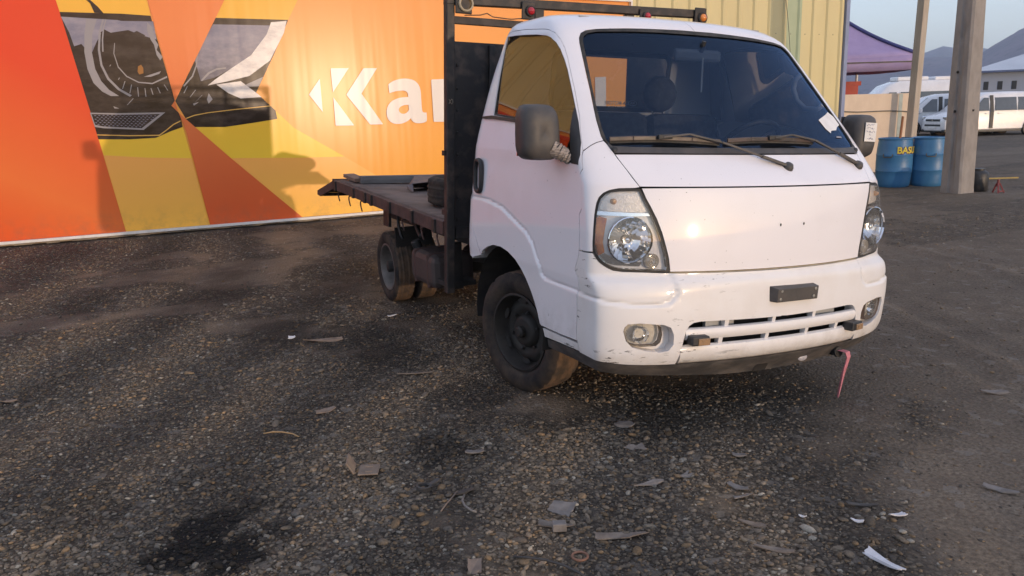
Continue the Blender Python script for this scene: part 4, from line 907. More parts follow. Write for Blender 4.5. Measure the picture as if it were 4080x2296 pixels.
    MB().box(q+rz@Vector((.014,-.028,-.003)),(.058,.008,.030),rz).build('marker_lens',pm('dirty_amber',(.34,.20,.10),(.22,.15,.09),scale=30,rough=.3,coat=.4),mk,bevel=.002)
# number plate bracket
mb=MB(BT); X0,X1=-.095,.185
Q=[(X0,.075,.672),(X1,.085,.668),(X1,.080,.600),(X0,.070,.600)]; y1=.020
fr=[(X0+.022,y1,.660),(X1-.010,y1+.004,.660),(X1-.010,y1+.008,.598),(X0+.022,y1+.004,.598)]
mb.add(Q+fr,[(4,5,6,7),(0,1,5,4),(1,2,6,5),(2,3,7,6),(3,0,4,7)])
pb=recalc(mb.build('number_plate_bracket',M_gry,truck,bevel=.003))
for x,z in ((-.05,.650),(-.055,.612),(.155,.648),(.145,.614)): MB(BT).lathe([(0,.003),(.007,.002),(.008,0)],(x,y1+.003,z),(0,-1,0),10).build('bracket_screw',pm('zinc_screw',(.30,.30,.29),rough=.4,metal=.7),pb)
# ---- wipers
def wiper(piv,arm,blade):
    P0=Vector(SP(*piv,.012,False)); pts=[P0]+[Vector(SP(a,v,o,False)) for a,v,o in arm]
    mb=MB(); mb.lathe([(0,.026),(.018,.024),(.024,.012),(.026,0)],P0-Vector((0,-.4,.9))*.012,(0,-.55,.83),14); w=mb.build('wiper',M_gry,truck,smooth=True)
    mb=MB()
    for i in range(len(pts)-1): mb.bar(pts[i],pts[i+1],.024 if i==0 else .017 if i==1 else .014,.014 if i==0 else .010)
    mb.build('wiper_arm',M_gry,w,bevel=.003)
    mb=MB(); bp=[Vector(SP(a,v,.020,False)) for a,v in blade]
    for i in range(len(bp)-1): mb.bar(bp[i],bp[i+1],.013,.020)
    mb.build('wiper_blade',pm('worn_blade',(.080,.056,.052),(.045,.038,.036),scale=12,rough=.45),w,bevel=.003)
    mb=MB(); bp2=[Vector(SP(a,v-.012,.008,False)) for a,v in blade]
    for i in range(len(bp2)-1): mb.bar(bp2[i],bp2[i+1],.004,.014)
    mb.build('wiper_rubber',M_rub,w)
    mb=MB(); mm_=len(blade)//2; q=Vector(SP(blade[mm_][0]+.01,blade[mm_][1]+.006,.036,False)); mb.box(q,(.075,.020,.022)); mb.build('wiper_clip',M_blk,w,bevel=.004)
wiper((.077,1.195),[(-.02,1.238,.030),(-.161,1.300,.048),(-.262,1.333,.050),(-.345,1.319,.042)],[(-.508,1.308),(-.43,1.313),(-.347,1.315),(-.25,1.311),(-.152,1.302)])
wiper((.433,1.196),[(.345,1.250,.030),(.252,1.312,.048),(.160,1.336,.050),(.078,1.321,.042)],[(-.121,1.307),(-.02,1.314),(.072,1.316),(.17,1.314),(.267,1.309)])
# ---- door mirrors
def rounded_shell(c,w,h,d,sg):
    """deep rounded mirror housing: superellipse front, open flat back"""
    V=[];F=[];n=28; rings=[(0.0,.0),(.35,-.012),(.70,-.004),(.90,.012),(.985,.035),(1.0,.060),(1.0,d),(.93,d+.004)]
    for k,(s_,yy) in enumerate(rings):
        for i in range(n):
            t=2*math.pi*i/n; cx=math.copysign(abs(math.cos(t))**.5,math.cos(t)); cz=math.copysign(abs(math.sin(t))**.5,math.sin(t))
            tap=1-.10*cz*(1 if sg*cx>0 else 0)
            V.append((c[0]+cx*w/2*s_*tap-.012*cz*sg*s_*-1,c[1]+yy,c[2]+cz*h/2*s_))
    for k in range(len(rings)-1):
        for i in range(n): F.append((k*n+i,k*n+(i+1)%n,(k+1)*n+(i+1)%n,(k+1)*n+i))
    F.append(tuple((len(rings)-1)*n+i for i in range(n)))
    return V,F
for s in (0,1):
    sg=1 if s else -1; c=(sg*(.990 if not s else 1.003),.545,1.332)
    mb=MB(BT); V_,F_=rounded_shell(c,.178 if not s else .160,.245 if not s else .235,.115,sg); mb.add(V_,F_); mir_o=recalc(mb.build('door_mirror',M_gry,truck,smooth=True))
    mb=MB(BT); mb.box((c[0],c[1]+.122,c[2]),(.15,.004,.21)); mb.build('mirror_glass',M_chr,mir_o)
    mb=MB(BT); mb.tube([(sg*.865,.53,1.225),(sg*.895,.540,1.235),(sg*.925,.565,1.262),(sg*.95,.59,1.29)],[.030,.030,.030,.026],10); mb.build('mirror_arm',M_blk,mir_o,smooth=True)
    if not s:
        mb=MB(BT)
        for k in range(22):
            t=k/21; cc=Vector((-.872-.070*t,.530+.035*t,1.222+.045*t)); ax=Vector((-1+.5*random.uniform(-.5,.5),.5+random.uniform(-.25,.25),.7+random.uniform(-.3,.3))); rr=.030+.007*t+random.uniform(-.003,.003)
            mb.lathe([(rr-.006,-.0045),(rr,-.0035),(rr,.0035),(rr-.006,.0045)],cc,ax,14)
        mb.build('tape_wrap',M_tape,mir_o)
    else:
        note=MB(BT); note.box((1.006,.5305,1.355),(.085,.002,.100),Matrix.Rotation(.03,3,'Y')); no=note.build('paper_note',M_paper,mir_o)
        mb=MB(BT); rr=random.Random(4)
        for r_,(w0,w1) in enumerate([(.0,.078),(.004,.075),(.003,.080),(.03,.05),(.012,.07)]):
            z=1.393-.018*r_; x=.970+w0*.85; pts=[]
            while x<.970+w1*.85:
                pts.append((x,.5288,z+rr.uniform(-.006,.007))); x+=rr.uniform(.003,.007)
            if len(pts)>1: mb.tube(pts,.0009,4)
        mb.build('handwriting',M_ink,mir_o)
# ---- cab interior
fl=MB(BT); fl.box((0,1.02,.76),(1.60,1.22,.03)); fl.box((0,.40,.92),(1.45,.03,.34)); fl.build('cab_floor',M_int,truck)
mb=MB(BT)   # dashboard follows the screen
pr_=[(.36,1.25),(.42,1.292),(.52,1.315),(.64,1.318),(.72,1.28),(.74,1.15),(.72,.95)]
Vd=[];nx=21
for i in range(nx):
    x=-.80+1.60*i/(nx-1)
    for y,z in pr_: Vd.append((x,y+.12*x*x,z-.02*abs(x)))
mb.add(Vd,[(i*7+j,i*7+j+1,(i+1)*7+j+1,(i+1)*7+j) for i in range(nx-1) for j in range(6)]); mb.build('dashboard',M_int,truck,smooth=True)
for x0,w,nm in ((.42,.50,'driver_seat'),(-.28,.86,'passenger_bench')):
    mb=MB(BT); mb.box((x0,1.10,.93),(w,.48,.16)); seat=mb.build(nm,M_seat,truck,bevel=.05)
    mb=MB(BT); mb.box((x0,1.40,1.19),(w,.14,.52),Matrix.Rotation(-.16,3,'X')); mb.build('backrest',M_seat,seat,bevel=.05)
mb=MB(BT); V_=[];c=(.245,1.42,1.560)
mb.lathe([(0,-.075),(.06,-.07),(.098,-.04),(.108,0),(.098,.04),(.06,.07),(0,.075)],c,(0,1,0),20); mb.v=[(p[0],p[1],p[2]) for p in mb.v]; hr=mb.build('headrest',M_seat,seat,smooth=True)
mb=MB(BT); mb.tube([(.21,1.43,1.40),(.21,1.43,1.50)],.006); mb.tube([(.28,1.43,1.40),(.28,1.43,1.50)],.006); mb.build('headrest_rod',M_chr,hr)
mb=MB(BT); cst=Vector((.42,.84,1.26)); axs=Vector((0,.75,.66)).normalized(); u=axs.orthogonal().normalized(); w_=axs.cross(u)
mb.tube([cst+u*.19*math.cos(t)+w_*.19*math.sin(t) for t in np.linspace(0,2*math.pi,33)],.014,8,cap=False); mb.tube([cst-axs*.0,cst-axs*.22],.03); mb.bar(cst-u*.18,cst+u*.18,.03,.02); mb.build('steering_wheel',M_blk,truck,smooth=True)
mb=MB(BT); mb.box((.0,.775,1.722),(.29,.035,.062)); im=mb.build('interior_mirror',pm('grey_mirror_back',(.20,.21,.23),rough=.5),truck,bevel=.018)
mb=MB(BT); mb.tube([(.01,.76,1.74),(.01,.74,1.79)],.012); mb.build('mirror_stem',M_blk,im)
mb=MB(BT)
for k in range(3): mb.tube([(.012+.003*math.sin(j*1.3+k*2),.745+.003*math.cos(j*1.3+k*2),1.71-.014*j) for j in range(13)],.0028,5)
tag(mb.build('bead_ornament',pm('white_cord',(.62,.60,.56),rough=.8)),'pale beaded cord hanging from the inside mirror behind the windscreen','ornament')
mb=MB(BT); mb.tube([(.675,.735,1.655),(.662,.762,1.63),(.655,.765,1.58),(.655,.735,1.52),(.658,.675,1.475),(.672,.60,1.470),(.69,.585,1.49)],.014,10); mb.build('grab_handle',pm('pale_grab_handle',(.34,.36,.40),rough=.5),truck,smooth=True)
# headlining, inner pillars: a pale inner skin behind the roof and pillars
inner=[(0,1.995),(-1,1.995),(-1.98,1.995),(-1.98,1.42),(-1.90,1.42),(-1.86,1.80),(-1.60,1.835),(-1.1,1.815),(-.80,1.79),(-.68,1.72),(-.645,1.55),(-.66,1.30),(-.60,1.29),(-.545,1.31),(-.545,1.76),(-.50,1.815),(-.3,1.83),(0,1.84)]
panel('headlining',[inner,mir(inner)],M_lint,truck,off=-.032,rim=0,gap=0,step=.06)
mb=MB(BT); mb.box((0,1.25,1.895),(1.15,.55,.01)); mb.build('roof_lining',M_lint,truck)
# sticker lettering on the rear window, reads from behind the cab
def text_mesh(txt,size,bold=0,extr=0):
    c=bpy.data.curves.new('t','FONT'); c.body=txt; c.size=size; c.align_x='CENTER'; c.align_y='CENTER'; c.offset=bold; c.resolution_u=3
    o=bpy.data.objects.new('t',c); COL.objects.link(o); dg=bpy.context.evaluated_depsgraph_get(); me=bpy.data.meshes.new_from_object(o.evaluated_get(dg))
    bpy.data.objects.remove(o); V=[tuple(v.co) for v in me.vertices];F=[tuple(p.vertices) for p in me.polygons]; bpy.data.meshes.remove(me); return V,F
M_stk=pm('white_sticker_print',(.55,.56,.58),rough=.6)
for txt,sz,dx,z in (('KIA MOTORS',.030,.060,1.508),('The Power to Surprise',.013,.060,1.487),('KIA',.020,.172,1.510)):
    V_,F_=text_mesh(txt,sz,.0006); mesh_obj('window_lettering',[BT((dx-x,float(yb(z+zz))-.010,z+zz)) for x,zz,_ in V_],F_,M_stk,rwin)
mb=MB(BT); mb.tube([(.172+.030*math.cos(t),float(yb(1.51))-.010,1.510+.015*math.sin(t)) for t in np.linspace(0,6.283,25)],.0012,4,cap=False); mb.build('window_lettering',M_stk,rwin)
# ---- wheels
def tyre_mesh(c,ax,Rr,Wd,rim,tread='block',nseg=110):
    ax=Vector(ax).normalized(); u=Vector((0,0,1)); u=(u-ax*u.dot(ax)).normalized(); w=ax.cross(u); c=Vector(c)
    h=Wd/2; sw=.94*h
    prof=[(rim-.004,-h*.62),(rim+.012,-h*.80),(rim+(Rr-rim)*.35,-h*.99),(rim+(Rr-rim)*.62,-h),(Rr-.030,-h*.95),(Rr-.012,-h*.86)]
    m_=14; tr=[]
    for i in range(m_+1): tr.append((Rr-.004*abs(2*i/m_-1)**2,-h*.80+2*h*.80*i/m_))
    prof=prof+tr+[(r,-x) for r,x in prof[::-1]]
    i0=6;i1=6+m_
    V=[];F=[];n=nseg
    for j in range(n):
        t=2*math.pi*j/n; d=u*math.cos(t)+w*math.sin(t)
        for i,(r,x) in enumerate(prof):
            if i0<=i<=i1:
                k=i-i0
                if tread=='block': g=(k in (4,10)) or (k==7 and (j//2)%2==0) or ((j+ (k//3)*2)%5==0)
                else: g=k in (3,6,8,11) or (k in (0,1,13,14) and j%3==0)
                if g: r-=.008
            elif i in (i0-1,i1+1) and j%4<1: r-=.006
            V.append(tuple(c+ax*x+d*r))
    m=len(prof)
    for j in range(n):
        for i in range(m-1): F.append((j*m+i,j*m+i+1,((j+1)%n)*m+i+1,((j+1)%n)*m+i))
    return V,F
def wheel(name,parent,c,ax,Rr,Wd,rim,dish,matr,tread='block',slots=True):
    ax=Vector(ax).normalized(); c=Vector(c)
    root=mesh_obj(name,*tyre_mesh(c,ax,Rr,Wd,rim,tread),[M_tyre,M_tread],parent,smooth=True); recalc(root)
    m_=26
    for q,pl in enumerate(root.data.polygons):
        if 6<=q%m_<=19: pl.material_index=1
    h=Wd/2
    mb=MB(); s=dish
    mb.lathe([(rim+.006,h*.78),(rim+.010,h*.86),(rim-.002,h*.88),(rim-.012,h*.70),(rim-.020,h*.30),(rim-.030,h*.05+s*.2),(rim*.74,s),(rim*.60,s+.004),(rim*.46,s-.012),(rim*.42,s+.010),(rim*.36,s+.022),(rim*.30,s+.024),(0,s+.024)],c,ax,40); mb.build('rim',matr,root,auto=40); 
    if slots:
        uu=ax.orthogonal().normalized(); ww=ax.cross(uu)
        for k in range(6):
            t=2*math.pi*k/6+.3; d=uu*math.cos(t)+ww*math.sin(t); e=ax.cross(d); cc=c+d*rim*.80+ax*(s+.012)
            P=[cc+d*(.016*math.cos(q))+e*(.034*math.sin(q)) for q in np.linspace(0,6.283,13)[:-1]]; mesh_obj('rim_slot',[tuple(p) for p in P],[tuple(range(12))],M_under,root)
    mb=MB(); uu=ax.orthogonal().normalized(); ww=ax.cross(uu)
    for k in range(6):
        t=2*math.pi*k/6; d=uu*math.cos(t)+ww*math.sin(t); MB().lathe([(.009,0),(.009,.014),(.005,.017),(0,.017)],c+d*rim*.52+ax*s,ax,6).build('wheel_nut',M_rim,root)
    mb.lathe([(.032,0),(.032,.030),(.022,.040),(0,.041)],c+ax*(s+.02),ax,16); mb.build('hub_cap',M_rim,root)
    return root
st=R(13)
wheel('front_wheel',truck,(-.742,1.13,.322),(-math.cos(st),-math.sin(st),0),.328,.20,.205,.030,M_rim,'block')
wheel('front_wheel',truck,(.742,1.13,.322),(math.cos(st),math.sin(st),0),.328,.20,.205,.030,M_rim,'block')
for sg in (-1,1):
    wheel('rear_wheel',truck,(sg*.715,3.565,.280),(sg,0,0),.285,.165,.180,-.052,M_rim2,'rib')
    wheel('rear_wheel',truck,(sg*.515,3.565,.280),(sg,0,0),.285,.165,.180,-.05,M_rim,'rib',slots=False)
# ---- chassis
for sg in (-1,1): MB().box((sg*.36,3.0,.60),(.06,3.6,.15)).build('chassis_rail',M_under,truck)
mb=MB(); mb.tube([(-.78,3.565,.28),(.78,3.565,.28)],.045,12); mb.lathe([(0,-.14),(.10,-.11),(.14,0),(.10,.11),(0,.14)],(0,3.565,.28),(0,1,0),16); mb.build('rear_axle',M_under,truck,smooth=True)
mb=MB(); mb.tube([(-.70,1.13,.30),(.70,1.13,.30)],.04,10); mb.box((0,1.15,.50),(1.0,.5,.12)); mb.box((0,1.2,.42),(.5,.8,.30)); mb.build('front_axle',M_under,truck)
for sg in (-1,1):
    mb=MB(); 
    for k in range(4): mb.tube([(sg*.36,3.05+.08*k,.46-.02*k),(sg*.36,3.565,.36-.012*k),(sg*.36,4.1-.08*k,.46-.02*k)],.014,6)
    mb.build('leaf_spring',M_under,truck)
mb=MB(); mb.tube([(-.2,1.9,.5),(-.15,3.4,.32)],.035,10); mb.tube([(.1,1.6,.38),(.25,2.6,.36),(.3,4.3,.40)],.03,8); mb.build('driveshaft_and_exhaust',M_under,truck)
mb=MB(); mb.box((-.71,2.52,.445),(.30,.48,.225)); tank=mb.build('fuel_tank',M_tank,truck,bevel=.045)
mb=MB()
for y in (2.40,2.66): mb.box((-.71,y,.445),(.312,.030,.237))
mb.build('tank_strap',M_rust,tank,bevel=.03)
mb=MB(); mb.lathe([(.035,0),(.035,.05),(.028,.055),(0,.055)],(-.80,2.74,.555),(-.4,0,1),14); mb.build('tank_cap',M_blk,tank)
mb=MB(); mb.box((-.76,2.12,.52),(.06,.05,.30)); mb.box((-.74,2.18,.40),(.20,.18,.03)); mb.build('step_bracket',M_under,truck)
# ---- flat bed
def dz(y): return .778+.0300*(y-1.97)
def BD(x,y,h): return (x,y,dz(y)+h)
bed=MB(BT); Vb=[];N_=24
deckV=[]
for sy in np.linspace(2.0,4.74,N_):
    for sx in np.linspace(-.872,.872,13): deckV.append(BT(BD(sx,sy,.004+.006*math.sin(sx*9+sy*4)*math.sin(sy*7))))
F_=[(i*13+j,i*13+j+1,(i+1)*13+j+1,(i+1)*13+j) for i in range(N_-1) for j in range(12)]
deck=recalc(mesh_obj('cargo_bed',deckV,F_,M_deck,truck,smooth=True,solid=.022))
for sg in (-1,1):
    mb=MB(BT); mb.prism([BD(sg*.873,1.99,-.078),BD(sg*.915,1.99,-.078),BD(sg*.915,1.99,.006),BD(sg*.873,1.99,.006)],Vector((0,2.80,2.80*.03))); recalc(mb.build('side_rail',M_rust,deck,bevel=.005))
    for y in (2.12,2.55,3.05,3.52,3.70,4.05,4.66):
        MB(BT).box(BD(sg*.921,y,-.038),(.018,.05,.085)).build('stake_pocket',M_frame,deck,bevel=.003)
    for y in (2.06,2.35,2.75,3.83,4.20,4.57):
        mb=MB(BT)
        b0=dz(y)-.075
        mb.tube([(sg*.885,y,b0+.01),(sg*.905,y,b0-.006),(sg*.905,y+.030,b0-.006),(sg*.905,y+.048,b0-.018),(sg*.905,y+.048,b0-.040),(sg*.905,y+.030,b0-.064),(sg*.905,y+.004,b0-.088)],.0060,6)
        mb.build('rope_hook',M_rust,deck,smooth=True)
for y in np.arange(2.1,4.7,.42): MB(BT).box((0,float(y),dz(y)-.050),(1.74,.05,.07)).build('cross_member',M_rust,deck)
mb=MB(BT); mb.box(BD(0,4.775,-.032),(1.83,.045,.095)); mb.build('rear_rail',M_rust,deck,bevel=.004)
mb=MB(BT)     # drop-down tail lip
mb.prism([(-.905,4.80,.862),(-.905,5.47,.722),(-.905,5.475,.682),(-.905,5.36,.674),(-.905,4.80,.79)],(.03,0,0)); mb.prism([(.875,4.80,.862),(.875,5.47,.722),(.875,5.475,.682),(.875,5.36,.674),(.875,4.80,.79)],(.03,0,0))
mb.prism([(-.873,4.80,.856),(-.873,5.47,.716),(-.873,5.47,.700),(-.873,4.80,.838)],(1.746,0,0)); recalc(mb.build('tail_ramp',M_rust,deck))
mb=MB(BT); mb.prism([(-.87,5.33,.700),(-.87,5.46,.700),(-.87,5.46,.676),(-.87,5.33,.676)],(1.74,0,0)); recalc(mb.build('ramp_edge',M_frame,deck))
for args in (((-.72,3.30,.70),(.06,.05,.10)),((-.72,2.85,.69),(.05,.06,.12)),((-.84,3.36,.66),(.02,.14,.12))): MB(BT).box(*args).build('bed_bracket',M_frame,deck)
MB(BT).tube([(-.80,3.22,.70),(-.80,3.21,.62),(-.79,3.19,.56),(-.79,3.14,.52)],.012,6).build('rope_end',M_frame,deck,smooth=True); MB(BT).tube([(-.80,2.80,.66),(-.80,2.72,.60),(-.80,2.66,.62)],.016,6).build('rope_end',M_frame,deck,smooth=True)
for sg in (-1,1): MB().box((sg*.62,3.36,.47),(.30,.018,.30)).build('mud_flap',M_under,truck)
# ---- headboard behind the cab
YH=1.945
op=[(.02,1.50),(.36,1.50),(.36,1.805),(.02,1.805)]
V_,T_,_=cdt([(-.862,.69),(.892,.69),(.892,1.846),(-.862,1.846)],[op],.3)
head=recalc(mesh_obj('headboard',[BT((x,YH,z)) for x,z in V_],T_,M_frame,truck,solid=.008))
MB(BT).box((-.885,YH,1.205),(.052,.055,1.72)).build('corner_post',M_frame,head,bevel=.006); MB(BT).box((.915,YH,1.24),(.055,.055,1.80)).build('corner_post',M_frame,head,bevel=.006)
def tz(x): return 2.066+.018*(x/.9)
mb=MB(BT); mb.prism([(-.911,YH-.03,tz(-.9)),(.94,YH-.03,tz(.94)+.012),(.94,YH-.03,tz(.94)+.062),(-.89,YH-.03,tz(-.9)+.052),(-.911,YH-.03,tz(-.9)+.036)],(0,.06,0)); recalc(mb.build('top_rail',M_frame,head,bevel=.004))
mb=MB(BT); mb.box((0,YH,1.965),(1.76,.035,.042)); mb.build('lower_rail',pm('weathered_rail',(.075,.062,.055),(.035,.03,.028),scale=9,rough=.75),head,bevel=.003)
for x in (-.302,.357):
    mb=MB(BT); mb.box((x,YH+.002,1.96),(.060,.045,.235)); mb.build('short_post',M_frame,head,bevel=.003)
MB(BT).box((0,YH,.72),(1.70,.05,.07)).build('headboard_foot',M_frame,head)
for zz in np.arange(.80,1.84,.13):
    MB(BT).lathe([(0,.006),(.008,.005),(.010,0)],(-.835,YH-.005,float(zz)),(0,-1,0),8).build('panel_rivet',M_frame,head)
MB(BT).box((-.62,YH-.018,1.27),(.035,.025,1.13)).build('panel_stiffener',M_frame,head,bevel=.004)
mb=MB(BT); mb.box((-.918,YH,1.20),(.02,.03,.03)); mb.build('rope_cleat',M_frame,head)
mb=MB(BT); mb.tube([(-.888+.012*math.cos(t*2),YH-.034,1.50+.014*math.sin(t*3)) for t in np.linspace(0,9,26)],.0022,5); mb.build('wire_knot',pm('bare_wire',(.30,.27,.22),rough=.4,metal=.6),head)
def marker(x,z,w,h,r,mat,broken=False):
    mb=MB(BT); mb.box((x,YH-.042,z),(w,.012,h)); p_=mb.build('marker_plate',M_frame,head,bevel=.012 if w>.07 else .004)
    mb=MB(BT); mb.lathe([(r*1.35,0),(r*1.35,.014),(r*1.05,.018),(r*1.0,.012)],(x+.01,YH-.048,z-.002),(0,-1,0),20); mb.build('marker_ring',M_rub if not broken else pm('cream_ring',(.42,.35,.24),rough=.6),p_,smooth=True)
    mb=MB(BT); mb.lathe([(r,.010),(r*.9,.022),(r*.5,.030),(0,.032)] if not broken else [(r,.010),(r*.7,-.01),(0,-.02)],(x+.01,YH-.048,z-.002),(0,-1,0),16); mb.build('marker_lens',mat,p_,smooth=True)
marker(-.812,2.055,.105,.115,.034,pm('broken_lamp',(.20,.12,.05),(.45,.36,.22),scale=40,rough=.25,metal=.4),True)
marker(-.392,2.045,.088,.105,.024,M_redl); marker(.452,2.075,.080,.085,.022,M_redl); marker(.900,2.095,.095,.125,.026,M_amb)
mb=MB(BT); mb.tube([(-.80,YH-.03,1.992),(-.70,YH-.03,2.00),(-.66,YH-.035,2.012),(-.62,YH-.03,1.995),(-.5,YH-.03,1.990),(-.45,YH-.03,1.997),(-.40,YH-.035,2.00)],.0035,5); mb.build('lamp_wire',pm('brown_wire',(.16,.09,.05),rough=.6),head)
# ---- load on the bed
spare=mesh_obj('spare_tyre',*tyre_mesh(BT((-.475,2.60,.918)),(math.sin(RHO)*1,-.03,1),.295,.190,.195,'rib',90),M_tyre,None,smooth=True,origin=BT((-.50,2.62,.83))); recalc(spare); tag(spare,'worn black spare tyre lying flat on the bed behind the headboard','tyre')
blk=MB(BT).box((-.76,2.16,.812),(.13,.16,.060)).build('rubber_block',M_blk,None,bevel=.006,origin=BT((-.76,2.16,.78))); tag(blk,'small black block on the bed between headboard and spare tyre','block')
def board(name,a,b,w,h,mat,label,cat):
    a=Vector(BT(a));b=Vector(BT(b)); o=MB().bar(a,b,w,h).build(name,mat,None,bevel=.004,origin=tuple((a+b)/2-Vector((0,0,h/2)))); tag(o,label,cat); return o
board('grey_plank',(-.80,4.25,.900),(.80,4.28,.905),.09,.065,M_woodg,'weathered grey timber laid across the bed nearest its rear end','plank')
board('long_plank',(-.70,4.56,.893),(.82,4.58,.893),.20,.035,M_wood,'brown plank lying across the bed along its rear rail','plank')
board('short_plank',(-.78,4.72,.912),(-.795,4.26,.896),.10,.030,M_wood,'short brown plank bridging the left ends of the two cross planks','plank')
# torn sheet metal piece
V_=[BT((p[0]-.22,p[1]-.12,p[2])) for p in [(-.36,3.62,.842),(-.30,3.95,.852),(-.10,4.0,.850),(-.08,3.6,.842),(-.34,3.70,.905),(-.24,3.93,.955),(-.05,3.92,.965),(-.10,3.66,.93),(-.40,3.66,.89)]]
o=mesh_obj('torn_metal_scrap',V_,[(0,1,5,4),(1,2,6,5),(2,3,7,6),(4,5,6,7),(0,4,8)],pm('torn_metal',(.19,.13,.11),(.10,.10,.12),scale=12,rough=.6,metal=.3),None,solid=.004,origin=BT((-.42,3.68,.84))); tag(o,'crumpled rusty scrap of sheet metal lying on the truck bed','scrap')
# unseen bundle added in the far rear corner to shadow the banner
bm=bmesh.new(); bmesh.ops.create_icosphere(bm,subdivisions=3,radius=1)
for v_ in bm.verts:
    p=v_.co; k=1+.16*math.sin(p.x*5+p.y*3)*math.cos(p.z*4+p.x*2); p.x*=.33*k; p.y*=.24*k; p.z=max(p.z,-.55)*.20*k
V_=[tuple(v_.co) for v_ in bm.verts];F_=[tuple(v.index for v in f.verts) for f in bm.faces]; bm.free()
o=mesh_obj('added_shadow_bundle',[BT((.60+p[0],4.40+p[1],.955+p[2])) for p in V_],F_,pm('grey_bundle_cloth',(.12,.11,.10),rough=.8),None,smooth=True,origin=BT((.6,4.4,.86))); tag(o,'grey bundle added unseen in the far rear corner of the truck bed for its shadow','bundle')
# pink tow strap hanging off the valance
mb=MB(BT); P=[(.455,.118,.300),(.470,.085,.296),(.480,.083,.270),(.474,.090,.215),(.468,.098,.15),(.462,.10,.10),(.455,.10,.062)]
def ribbon(P,w,t,tw=0):
    V=[];F=[]
    for i,p in enumerate(P):
        a=.5+tw*i; dx,dy=math.cos(a)*w/2*(1 if i<4 else .8),math.sin(a)*w/2*.5
        for sx,st_ in ((-1,-1),(1,-1),(1,1),(-1,1)): V.append((p[0]+sx*dx,p[1]+sx*dy+st_*t/2,p[2]))
    for i in range(len(P)-1):
        for k in range(4): F.append((i*4+k,i*4+(k+1)%4,(i+1)*4+(k+1)%4,(i+1)*4+k))
    F+= [(3,2,1,0),tuple((len(P)-1)*4+k for k in range(4))]; return V,F
mb.add(*ribbon(P,.050,.004,.06)); P2=[(x+.012,y+.012,z) for x,y,z in P[3:]]; mb.add(*ribbon(P2,.040,.004,.1))
o=recalc(mb.build('tow_strap',pm('faded_pink_webbing',(.55,.20,.24),(.42,.14,.17),scale=30,rough=.85),None)); tag(o,'faded pink strap loop hanging from the black valance under the bumper','strap')
mb=MB(BT); mb.tube([(.440,.165,.285),(.448,.115,.290)],.020,12); mb.lathe([(0,.004),(.026,.004),(.028,-.004)],(.446,.118,.290),(0,-1,.1),14); mb.build('tow_eye',M_blk,skirt)
# ------------------------------------------------------------------ blue barrels, poles, wall behind the truck
def g0(x,y): return float(gh(np.array([x]),np.array([y]))[0])
M_blue=pm('faded_blue_drum',(.038,.155,.33),(.055,.19,.37),scale=5,rough=.42,bmp=.12,bscale=25,stretch=(1,1,.6),lo=.35,hi=.75)
M_hand=pm('drum_handle',(.16,.13,.09),rough=.5,metal=.6)
VD=Vector((.778,.628,0)); VRt=Vector((.628,-.778,0))
def barrel(x,y,label,text=None):
    z0=g0(x,y)-.01; root=empty('plastic_barrel',(x,y,z0)); tag(root,label,'barrel','blue plastic waste barrels')
    pr_=[(0,.012),(.20,.012),(.245,.0),(.262,.02),(.272,.08),(.283,.20),(.290,.295),(.296,.305),(.291,.318),(.294,.45),(.292,.585),(.297,.598),(.291,.612),(.285,.72),(.272,.83),(.266,.875),(.278,.885),(.280,.905),(.268,.912),(.262,.90),(.262,.86),(.268,.70),(.268,.3),(0,.28)]
    MB().lathe([(r_,h_*.925) for r_,h_ in pr_],(x,y,z0),(0,0,1),40).build('drum_body',M_blue,root,auto=35)
    for sgn in (0,1):
        d=(-VD if not sgn else VD); d=(d+VRt*(-.35 if text else 0.1)).normalized(); e=Vector((0,0,1)).cross(d); c=Vector((x,y,z0+.545))+d*.297
        pts=[c-e*.075+Vector((0,0,.03)),c-e*.075+d*.02,c-e*.06+d*.035-Vector((0,0,.02)),c+e*.06+d*.035-Vector((0,0,.02)),c+e*.075+d*.02,c+e*.075+Vector((0,0,.03))]
        MB().tube(pts,.008,6).build('carry_handle',M_hand,root,smooth=True)
    if text:
        for bold,mat,rr,dzz in ((.012,pm('purple_lettering',(.10,.03,.10),rough=.6),.2955,-.006),(.004,pm('yellow_lettering',(.70,.58,.06),rough=.6),.2975,0)):
            V_,F_=text_mesh(text,.155,bold); xs_=[p[0] for p in V_]; w0=min(xs_); a0=math.atan2(-VD.y,-VD.x)
            VV=[]
            for px,pz,_ in V_:
                ang=a0+(px-w0)/.295+R(8); VV.append((x+rr*math.cos(ang),y+rr*math.sin(ang),z0+.635+pz+dzz))
            mesh_obj('painted_lettering',VV,F_,mat,root)
    return root
barrel(9.515,7.215,'blue plastic barrel painted BASURA in yellow, holding a stick of wood','BASURA')
barrel(10.045,6.955,'plain blue plastic barrel beside the concrete pole, without lettering')
q=Vector((9.60,7.20,.45)); o=MB().box((9.63,7.22,.80),(.105,.025,.78),Matrix.Rotation(.08,3,'Y')@Matrix.Rotation(.5,3,'Z')).build('wood_stick',pm('orange_brown_timber',(.30,.125,.045),(.22,.09,.035),scale=8,rough=.75,stretch=(3,3,.4)),None,bevel=.003,origin=(9.6,7.2,.42)); tag(o,'reddish brown piece of timber standing in the lettered blue barrel','stick')
